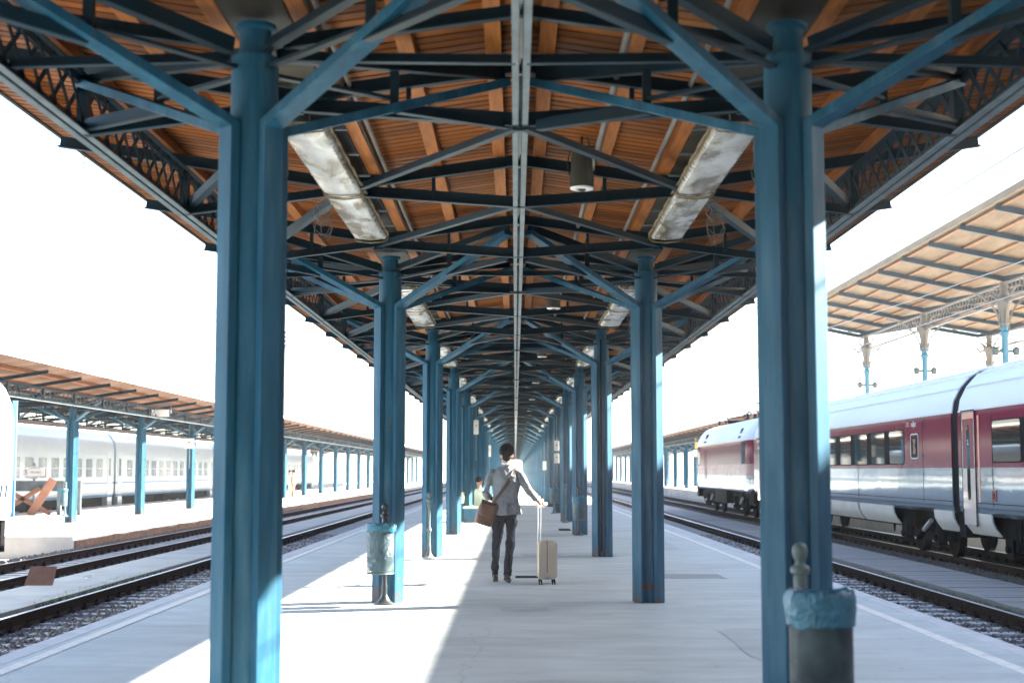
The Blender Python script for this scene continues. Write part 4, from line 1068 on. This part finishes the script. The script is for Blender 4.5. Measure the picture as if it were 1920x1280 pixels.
# yellow platform sign on the right
ps = empty('platform_sign', (13.9, 106, 2.6), 'faded yellow platform sign hung under the distant right canopy', 'sign')
b = MB(); b.box(-.55,-.05,.5,.55,.05,1.3); b.build('panel', M['yellow'], ps); text('6', .6, (0,-.055,.9), (R(90),0,0), M['ink'], 'platform_number', ps)
b = MB(); b.box(-.7,-.05,-.1,.9,.05,.42); b.build('lower_panel', M['signwhite'], ps)
b = MB(); b.tube([(-.4,0,1.3),(-.4,0,1.7)], .03, 6); b.tube([(.4,0,1.3),(.4,0,1.7)], .03, 6); b.build('hanger', M['greysteel'], ps)
# overhead wires, insulators, masts
def wire(x, z, lab, r=.010, y0=-5, y1=250, sag=.0):
    b = MB(); pts = []; y = y0
    while y < y1: pts.append((x+.25*math.sin((y)*.11), y, z-sag*math.sin(((y%50)/50)*math.pi))); y += 5
    b.tube(pts, r, 5); tag(b.build('overhead_wire', M['wire']), lab, 'wire', 'overhead wires')
wire(5.6, 5.15, 'contact wire over the track right of the platform'); wire(10.1, 5.0, 'contact wire over the red train')
wire(10.1, 6.1, 'sagging carrier wire above the red train', sag=.5)
wire(-5.6, 5.15, 'contact wire over the track left of the platform'); wire(-9.3, 5.15, 'contact wire over the second left track')
wire(-9.3, 6.3, 'sagging carrier wire over the second left track', sag=.6)
wire(-5.6, 6.3, 'sagging carrier wire over the first left track', sag=.6)
def insul(x, y, z, lab, vert=False):
    b = MB(); b.lathe([(.02,0)]+[(r, .06*i) for i in range(1,9) for r in ((.045 if i%2 else .10),)]+[(.02,.56)], n=10)
    if not vert: b.v = [(q[2]-.28, q[1], q[0]) for q in b.v]; b.tube([(-1.6,0,0),(-.28,0,0)], .012, 5); b.tube([(.28,0,0),(1.6,0,0)], .012, 5)
    tag(b.build('insulator', M['wire'], None, True, (x,y,z)), lab, 'insulator', 'insulators on the overhead wires')
for i, (px_, py_, y) in enumerate(((48,659,62),(235,669,58),(622,660,70),(623,725,95),(612,772,120),(1293,722,100))):
    insul((px_-966)/F*y, y, 1.45+(884-py_)/F*y, 'ribbed insulator hanging in the sky, %s' % ['at the far left','left of the big left column','high between the two nearest left columns','midway between the two nearest left columns','low between the two nearest left columns','between the two nearest right columns'][i])
for i, (px_, py_, y) in enumerate(((180,660,55),(287,716,60),(531,655,40),(146,318,30))):
    insul((px_-966)/F*y, y, 1.45+(884-py_)/F*y, 'upright insulator in the left sky, %s' % ['farthest left','left of the big column','just right of the big column','highest one'][i], True)
def mast(x, y, h, lab):
    b = MB(); w = .35
    for a in (-1,1):
        for c in (-1,1): b.bar((x+a*w,y+c*w,-.8),(x+a*w*.4,y+c*w*.4,h), .08,.08)
    z = -.8; i = 0
    while z < h-.8:
        f = 1-.6*(z+.8)/(h+.8); f2 = 1-.6*(z+1.5)/(h+.8); s = 1 if i%2 else -1
        b.bar((x-s*w*f,y-w*f,z),(x+s*w*f2,y-w*f2,z+.7), .04,.04); z += .7; i += 1
    b.bar((x-2.2,y,h-1.6),(x+2.2,y,h-1.6), .06,.06)
    tag(b.build('catenary_mast', M['wire']), lab, 'mast', 'lattice masts of the overhead wires')
mast(15.6+2, 165, 13.5, 'faint lattice mast right of the second right column, nearer of two'); mast(21.5, 150, 14, 'faint lattice mast above the distant right canopy, farther right of two')
mast(-22, 150, 13.5, 'faint lattice mast in the haze left of the second left column'); mast(-26.5, 190, 12, 'fainter small lattice mast in the left haze')
# ------------------------------------------------------------------ people
def pmat(name, col, rough=.8, **k): return mat(name, col, rough, **k)
M['jacket'] = pmat('grey_wool_blazer', (.150,.165,.185), .9, var=.12, vscale=40, bump=.012, bscale=7, spec=.2)
M['trouser'] = pmat('dark_navy_trousers', (.004,.006,.013), .9, spec=.04, var=.15, vscale=20, bump=.014, bscale=9)
M['skin'] = pmat('warm_skin', (.36,.19,.12), .55, var=.06)
M['hair'] = pmat('black_curly_hair', (.006,.005,.005), .8, spec=.1, var=.3, vscale=30, bump=.02, bscale=40)
M['shirt'] = pmat('white_shirt', (.75,.75,.76), .8, var=.04)
M['shoe'] = pmat('dark_brown_leather', (.035,.018,.012), .3, var=.2, vscale=10)
M['leather'] = pmat('brown_bag_leather', (.085,.036,.020), .5, var=.3, vscale=6, bump=.006, bscale=12)
M['strap'] = pmat('dark_brown_strap', (.035,.022,.020), .6, var=.1)
def fuse(name, mb, m, parent, vox=.01, smooth=4, disp=0, dsc=8, origin=(0,0,0)):
    """fuse overlapping closed lofts into one continuous skin"""
    o = mb.build('tmp', m)
    r = o.modifiers.new('r', 'REMESH'); r.mode = 'VOXEL'; r.voxel_size = vox; r.use_smooth_shade = True
    s = o.modifiers.new('s', 'SMOOTH'); s.iterations = smooth; s.factor = .6
    dg = bpy.context.evaluated_depsgraph_get(); me = bpy.data.meshes.new_from_object(o.evaluated_get(dg)); bpy.data.objects.remove(o)
    if disp:
        for v, nn in zip(me.vertices, [tuple(v.normal) for v in me.vertices]):
            p = v.co; q = noise.noise(Vector((p.x*dsc, p.y*dsc, p.z*dsc*.8)))+.5*noise.noise(Vector((p.x*dsc*2.3, p.y*dsc*2.3, p.z*dsc*2.0+9)))
            v.co = p+Vector(nn)*disp*q
    me.name = name; me.polygons.foreach_set('use_smooth', [True]*len(me.polygons))
    if not me.materials: me.materials.append(m)
    ob = bpy.data.objects.new(name, me); COL.objects.link(ob)
    if parent is not None: ob.parent = parent
    return ob
def ell(b, path, n=20):
    """path of (centre, half width x, half depth y) horizontal ellipses"""
    b.rings([[(c[0]+rx*math.cos(2*math.pi*k/n), c[1]+ry*math.sin(2*math.pi*k/n), c[2]) for k in range(n)] for c, rx, ry in path])
def ball(b, c, r, n=14):
    rs = []
    for i in range(1, n): a = math.pi*i/n; rs.append([(c[0]+r[0]*math.sin(a)*math.cos(2*math.pi*k/n), c[1]+r[1]*math.sin(a)*math.sin(2*math.pi*k/n), c[2]-r[2]*math.cos(a)) for k in range(n)])
    b.rings(rs)
PX, PYY = -.125, 18.75
# body: head, neck, hands in one skin with the torso core, so it is one continuous figure
bd = MB()
HX, HY, HZ = .012, .02, 1.655
ball(bd, (HX, HY, HZ+.03), (.074,.095,.098)); ball(bd, (HX, HY+.035, HZ-.045), (.056,.065,.070)); ball(bd, (HX, HY+.105, HZ-.005), (.012,.018,.022), 8)
ball(bd, (HX, HY+.098, HZ-.052), (.024,.010,.010), 8); ball(bd, (HX, HY+.085, HZ-.095), (.022,.018,.016), 8)
for s in (-1, 1): ball(bd, (HX+s*.076, HY-.005, HZ-.005), (.012,.022,.034), 10)
bd.tube([(.0,-.005,1.40),(.0,0,1.50),(.008,.01,1.60)], [.075,.062,.060], 16)
ell(bd, [((0,0,.95),.13,.09),((0,0,1.2),.14,.09),((0,0,1.36),.16,.09),((0,0,1.44),.12,.07)])
def limb(b, pts, rs, n=14): b.tube(pts, rs, n)
SL = (-.175,-.01,1.43); EL_ = (-.262,-.06,1.17); WL = (-.195,.17,1.10)
SR = (.175,-.01,1.43); ER = (.288,-.05,1.205); WR = (.425,.0,1.055)
limb(bd, [SL,EL_,WL], [.045,.036,.026]); limb(bd, [SR,ER,WR], [.045,.036,.026])
hipL = (-.09,0,.92); knL = (-.125,.17,.52); anL = (-.140,.22,.11)
hipR = (.085,0,.92); knR = (.055,-.02,.50); anR = (.018,-.17,.105)
limb(bd, [(-.082,0,.90),(-.092,.03,.80),(-.118,.145,.53),(-.136,.20,.30),(-.142,.215,.11)], [.07,.062,.042,.036,.032]); limb(bd, [(.080,0,.90),(.078,.0,.80),(.058,-.005,.50),(.034,-.10,.28),(.020,-.16,.105)], [.07,.062,.042,.036,.032])
# left hand (in front of the body), relaxed
def hand(b, w, d, side, grip):
    w = Vector(w); d = Vector(d).normalized(); up = Vector((0,0,1)); sx = d.cross(up).normalized(); uz = sx.cross(d)
    def P(a, q, z): return w+d*a+sx*q+uz*z
    b.tube([P(-.01,0,0),P(.03,0,0),P(.075,0,0)], [.026,.034,.033], 12)
    for i, (q, L) in enumerate(((-.030,.068),(-.011,.078),(.010,.073),(.029,.056))):
        c = grip
        b.tube([P(.07,q,0),P(.07+L*.45,q,-.012*c),P(.07+L*(.8-.35*c),q,-.036*c),P(.07+L*(1-.95*c),q,-.048*c)], [.0095,.009,.0082,.007], 8)
    b.tube([P(.015,-.03*side,-.004),P(.045,-.052*side,-.016),P(.07,-.045*side,-.034)], [.012,.0105,.0085], 8)
hand(bd, WL, (.5,.8,-.15), 1, .45); hand(bd, WR, (.62,.05,-.30), -1, 1.0)
person = fuse('person', bd, M['skin'], None, .0062, 2)
person.location = (PX, PYY, 0)
tag(person, 'man in grey blazer and dark trousers walking away, pulling a suitcase', 'person')
# trousers
tr = MB(); ell(tr, [((0,.0,.84),.145,.115),((0,.0,.92),.160,.125),((0,0,1.02),.158,.120),((0,0,1.06),.15,.115)])
limb(tr, [(-.082,0,.90),(-.092,.03,.80),(-.118,.145,.53),(-.136,.20,.30),(-.142,.215,.150)], [.090,.084,.060,.050,.052], 18)
limb(tr, [(.080,0,.90),(.078,.0,.80),(.058,-.005,.50),(.034,-.10,.28),(.022,-.155,.105)], [.090,.084,.062,.052,.056], 18)
fuse('trousers', tr, M['trouser'], person, .009, 3, .013, 11)
for a_, c_ in (((-.139,.21,.24),(-.142,.222,.06)), ((.028,-.13,.20),(.018,-.168,.07))):
    sk = MB(); sk.tube([a_, c_], [.044,.040], 12); sk.build('sock', M['trouser'], person, True)
# blazer
jk = MB()
ell(jk, [((0,-.0,.885),.215,.155),((0,-.0,.93),.206,.148),((0,-.005,1.02),.184,.132),((0,-.008,1.12),.166,.118),((0,-.008,1.22),.176,.125),((0,-.008,1.32),.190,.128),((0,-.005,1.40),.190,.115),((0,0,1.455),.165,.095),((0,0,1.495),.105,.078),((0.004,0.0,1.525),.068,.066)], 28)
for s in (-1, 1): ball(jk, (s*.165,-.005,1.415), (.072,.072,.060))
limb(jk, [(-.185,-.01,1.41),(-.228,-.035,1.29),(-.264,-.062,1.175),(-.245,.04,1.13),(-.205,.14,1.105)], [.064,.060,.054,.048,.042], 18)
limb(jk, [(.185,-.01,1.41),(.240,-.03,1.31),(.290,-.05,1.205),(.355,-.03,1.13),(.405,-.008,1.075)], [.064,.060,.052,.046,.040], 18)
jacket = fuse('blazer', jk, M['jacket'], person, .0085, 3, .014, 9)
v = MB(); v.box(.028,-.168,.875,.031,-.128,1.04); v.build('back_vent', M['trouser'], jacket)
v = MB(); v.tube([(.0045+.069*math.cos(a), -.002+.069*math.sin(a), 1.535+.012*math.sin(a+.6)) for a in [k*math.pi/12 for k in range(25)]], .011, 8, False); v.build('collar', M['jacket'], jacket)
v = MB(); ell(v, [((.004,0,1.52),.062,.060),((.006,.002,1.558),.060,.058)]); v.build('shirt_collar', M['shirt'], person, True)
# hair: many short curls over the scalp
hr = MB(); ball(hr, (HX, HY-.012, HZ+.052), (.083,.100,.092), 16); rnd = random.Random(11)
for i in range(420):
    a = rnd.uniform(0, 6.283); u = rnd.uniform(-.45, 1); q = math.sqrt(max(0,1-u*u)); p = Vector((math.cos(a)*q, math.sin(a)*q, u))
    if p.y > .45 and p.z < .35: continue
    if p.z < -.25 and abs(p.x) > .75 and p.y > -.1: continue
    c = (HX+p.x*.085, HY-.012+p.y*.102, HZ+.052+p.z*.095); r = rnd.uniform(.010,.019); ball(hr, c, (r,r,r), 6)
ball(hr, (HX, HY-.055, HZ-.03), (.060,.045,.050), 10)
fuse('hair', hr, M['hair'], person, .0055, 0)
for s in (-1, 1):
    e = MB(); ball(e, (HX+s*.030, HY+.088, HZ+.022), (.012,.010,.010), 10); e.build('eye', M['shirt'], person, True)
def shoe(foot, yaw, pitch, name='shoe'):
    b = MB(); rs = []
    for y, w, h in ((-.115,.028,.045),(-.10,.036,.075),(-.05,.038,.085),(.0,.040,.075),(.05,.045,.058),(.10,.047,.046),(.145,.040,.036),(.170,.022,.026)):
        rs.append([(w*math.cos(a), y, max(0, .5*h+.5*h*math.sin(a)*1.0)) for a in [k*math.pi/8 for k in range(16)]])
    b.rings(rs); b.box(-.034,-.112,-.006,.034,-.045,.012)
    o = b.build(name, M['shoe'], person, True); o.location = foot; o.rotation_euler = (pitch, 0, yaw); return o
shoe((-.142,.245,.014), R(5), R(0)); shoe((.020,-.125,.040), R(-6), R(-14))
# messenger bag at the left hip
bg = empty('messenger_bag', (PX-.255, PYY-.11, .90), 'brown leather messenger bag on the man\'s left hip, its strap across his back', 'bag')
b = MB(); rows = []
for z, w, d in ((-.155,.085,.045),(-.14,.115,.062),(-.05,.128,.070),(.06,.118,.058),(.145,.100,.040),(.155,.09,.02)):
    rows.append([(w*(abs(math.cos(a))**.5)*(1 if math.cos(a)>0 else -1), d*(abs(math.sin(a))**.6)*(1 if math.sin(a)>0 else -1), z) for a in [k*math.pi/12 for k in range(24)]])
b.rings(rows); o = b.build('bag_body', M['leather'], bg, True); o.rotation_euler = (R(4), R(-16)*-1, R(18))
b = MB(); rows = [[(x, -.078-.006*math.cos(x*20)+(0.05 if z > .14 else 0), z) for x in (-.115,-.06,0,.06,.115)] for z in (.165,.12,.05,-.02,-.035)]
b.rings(rows, closed=False, caps=False); fl = b.build('flap', M['leather2'] if 'leather2' in M else M['leather'], bg, True); fl.rotation_euler = o.rotation_euler
sol = fl.modifiers.new('s', 'SOLIDIFY'); sol.thickness = .006
st = MB()
path = [(-.165,-.150,1.035),(-.11,-.160,1.11),(-.04,-.162,1.20),(.03,-.160,1.30),(.085,-.140,1.39),(.12,-.090,1.455),(.125,-.02,1.485),(.10,.06,1.46),(.02,.125,1.36),(-.10,.13,1.20),(-.19,.06,1.06)]
wpts = [Vector(p) for p in path]; rows = []
for i, p in enumerate(wpts):
    d = (wpts[min(i+1,len(wpts)-1)]-wpts[max(i-1,0)]).normalized(); outw = Vector((p.x*.6, p.y, .35 if p.z > 1.4 else 0)).normalized(); sd_ = d.cross(outw).normalized()
    rows.append([p+sd_*.021+outw*.004, p-sd_*.021+outw*.004, p-sd_*.021-outw*.001, p+sd_*.021-outw*.001])
st.rings(rows); so_ = st.build('strap', M['strap'], bg); so_.location = (.255, .11, -.90)
# suitcase
sc_ = empty('suitcase', (PX+.535, PYY-.12, 0), 'beige hard-shell suitcase on wheels held by the walking man', 'suitcase')
M['case'] = mat('beige_ribbed_shell', (.46,.385,.31), .35, var=.06, coat=.3)
for s, nm in ((-1,'left'),(1,'right')):
    b = MB(); rows = []
    for x, e in ((.004,0),(.085,0),(.112,.012),(.122,.035)):
        row = []; n = 10
        for cy, cz, a0 in ((.155,.515,0),(-.155,.515,90),(-.155,.105,180),(.155,.105,270)):
            for k in range(n+1):
                a = R(a0+90*k/n); row.append((s*x, cy+(.04-e)*math.cos(a)+(0), cz+(.04-e)*math.sin(a)))
        rows.append(row)
    b.rings(rows); sh = b.build('shell', M['case'], sc_, True)
    rb = MB()
    for yy in [-.12+.04*i for i in range(7)]: rb.box(min(s*.121,s*.131), yy-.010, .10, max(s*.121,s*.131), yy+.010, .52)
    for xx in (.035,.065,.095): rb.box(min(s*xx-.007, s*xx+.007), -.2045, .10, max(s*xx-.007, s*xx+.007), -.194, .52)
    rb.build('shell_rib', M['case'], sh)
z = MB(); z.box(-.0038,-.1965,.064,.0038,.1965,.556); z.build('zip', M['strap'], sc_)
cg = MB()
for zz in (.09,.53):
    for xx in (-.07,.07): cg.box(xx-.02,-.2,zz-.02,xx+.02,-.192,zz+.02)
cg.tube([(.0,-.2,.15),(.0,-.21,.10),(.012,-.212,.085),(-.012,-.212,.085),(0,-.205,.13)], .005, 6); cg.build('corner_guard', M['case'], sc_)
for xx in (-.085,.085):
    for yy in (-.15,.15):
        w = MB(); w.box(xx-.016,yy-.016,.045,xx+.016,yy+.016,.068)
        w.tube([(xx-.022,yy,.026),(xx-.006,yy,.026)], .026, 16); w.tube([(xx+.006,yy,.026),(xx+.022,yy,.026)], .026, 16); w.build('wheel', M['black'], sc_)
h = MB()
for yy, xx in ((-.055,-.115),(.055,-.078)): h.tube([(xx,yy,.54),(xx,yy,.985)], .008, 8)
h.bar((-.122,-.075,.995),(-.070,.075,.995), .022,.024); h.build('telescopic_handle', M['chrome'], sc_)
# seated person and bench far behind, and a person standing on the left platform
def small_person(name, loc, rz, seated, top, low, hairc, lab, skirt=False):
    b = MB(); hz = 1.62 if not seated else 1.16
    ball(b, (0,0,hz), (.085,.095,.12), 10); b.tube([(0,0,hz-.22),(0,0,hz-.08)], [.07,.055], 8)
    sh = hz-.22
    ell(b, [((0,0,sh-.55),.16,.12),((0,0,sh-.3),.15,.11),((0,0,sh-.08),.19,.11),((0,0,sh),.12,.08)], 12)
    if seated:
        for s in (-1,1): limb(b, [(s*.09,0,sh-.5),(s*.10,.42,sh-.48),(s*.10,.45,.07),(s*.1,.6,.05)], [.085,.065,.045,.04], 8)
        for s in (-1,1): limb(b, [(s*.19,0,sh-.06),(s*.22,.1,sh-.32),(s*.12,.34,sh-.30)], [.05,.042,.035], 8)
    else:
        for s in (-1,1): limb(b, [(s*.08,0,sh-.5),(s*.09,.0,.5),(s*.09,s*.08,.06),(s*.09,s*.08+.12,.04)], [.09,.06,.045,.04], 8)
        for s in (-1,1): limb(b, [(s*.19,0,sh-.06),(s*.23,0,sh-.32),(s*.22,.08,sh-.56)], [.05,.042,.032], 8)
    o = fuse('person', b, M['skin'], None, .018, 2); o.location = loc; o.rotation_euler = (0,0,rz); tag(o, lab, 'person')
    t = MB(); ell(t, [((0,0,sh-.56),.185,.15),((0,0,sh-.3),.175,.135),((0,0,sh-.08),.205,.13),((0,0,sh+.0),.14,.10)], 14)
    for s in (-1,1): limb(t, [(s*.19,0,sh-.06),(s*.225,.05 if seated else 0,sh-.32)], [.065,.055], 8)
    fuse('shirt', t, top, o, .02, 2)
    t = MB()
    for s in (-1,1):
        limb(t, [(s*.09,0,sh-.5),(s*.10,.42,sh-.48),(s*.10,.45,.2)] if seated else [(s*.08,0,sh-.5),(s*.09,0,.5),(s*.09,s*.07,.14)], [.105,.085,.07], 8)
    fuse('trousers', t, low, o, .02, 2)
    t = MB(); ball(t, (0,-.02,hz+.04), (.095,.10,.10), 10); t.build('hair', hairc, o, True)
    return o
M['palegreen'] = pmat('pale_green_cloth', (.60,.66,.50), .9, var=.1); M['coral'] = pmat('coral_red_cloth', (.70,.16,.10), .9, var=.05); M['khaki'] = pmat('pale_trousers', (.55,.52,.42), .9)
M['darkgreen'] = pmat('dark_green_cloth', (.02,.07,.05), .9)
small_person('person', (-1.03, 41.0, 0), R(-60), True, M['palegreen'], M['khaki'], M['hair'], 'person in pale green clothes sitting on a bench behind the walking man')
bn = empty('bench', (-1.25, 40.9, 0), 'pale bench by the left columns, behind the walking man', 'bench')
b = MB(); b.box(-.22,-.7,.40,.22,.7,.45); b.build('seat', M['palegreen'], bn)
b = MB(); b.box(-.26,-.7,.55,-.22,.7,.85); b.build('backrest', M['palegreen'], bn)
for yy in (-.55,.55):
    b = MB(); b.box(-.2,yy-.03,0,.2,yy+.03,.40); b.box(-.26,yy-.03,.40,-.22,yy+.03,.6); b.build('leg', M['blue'], bn)
small_person('person', (-13.3, 85.5, -.22), R(90), False, M['coral'], M['coral'], M['hair'], 'distant person in coral red standing on the left platform')
small_person('person', (-15.4, 92.0, -.22), R(40), False, M['darkgreen'], M['trouser'], M['hair'], 'distant person in dark green clothes on the left platform')
small_person('person', (-14.7, 93.2, -.22), R(-30), False, M['shirt'], M['khaki'], M['hair'], 'distant person in pale clothes beside a dark green one on the left platform')
# ------------------------------------------------------------------ haze: sunlit dust in the air
hz_ = MB(); hz_.box(-700, -60, -2.2, 700, 900, 18)
hm = bpy.data.materials.new('air_haze'); hm.use_nodes = True; ht = hm.node_tree; ht.nodes.clear()
ho = ht.nodes.new('ShaderNodeOutputMaterial'); hv = ht.nodes.new('ShaderNodeVolumePrincipled'); hv.inputs['Color'].default_value = (.93,.96,1,1)
hv.inputs['Density'].default_value = .00040; hv.inputs['Anisotropy'].default_value = 0; ht.links.new(hv.outputs[0], ho.inputs['Volume'])
hob = hz_.build('haze', hm); hob['kind'] = 'stuff'
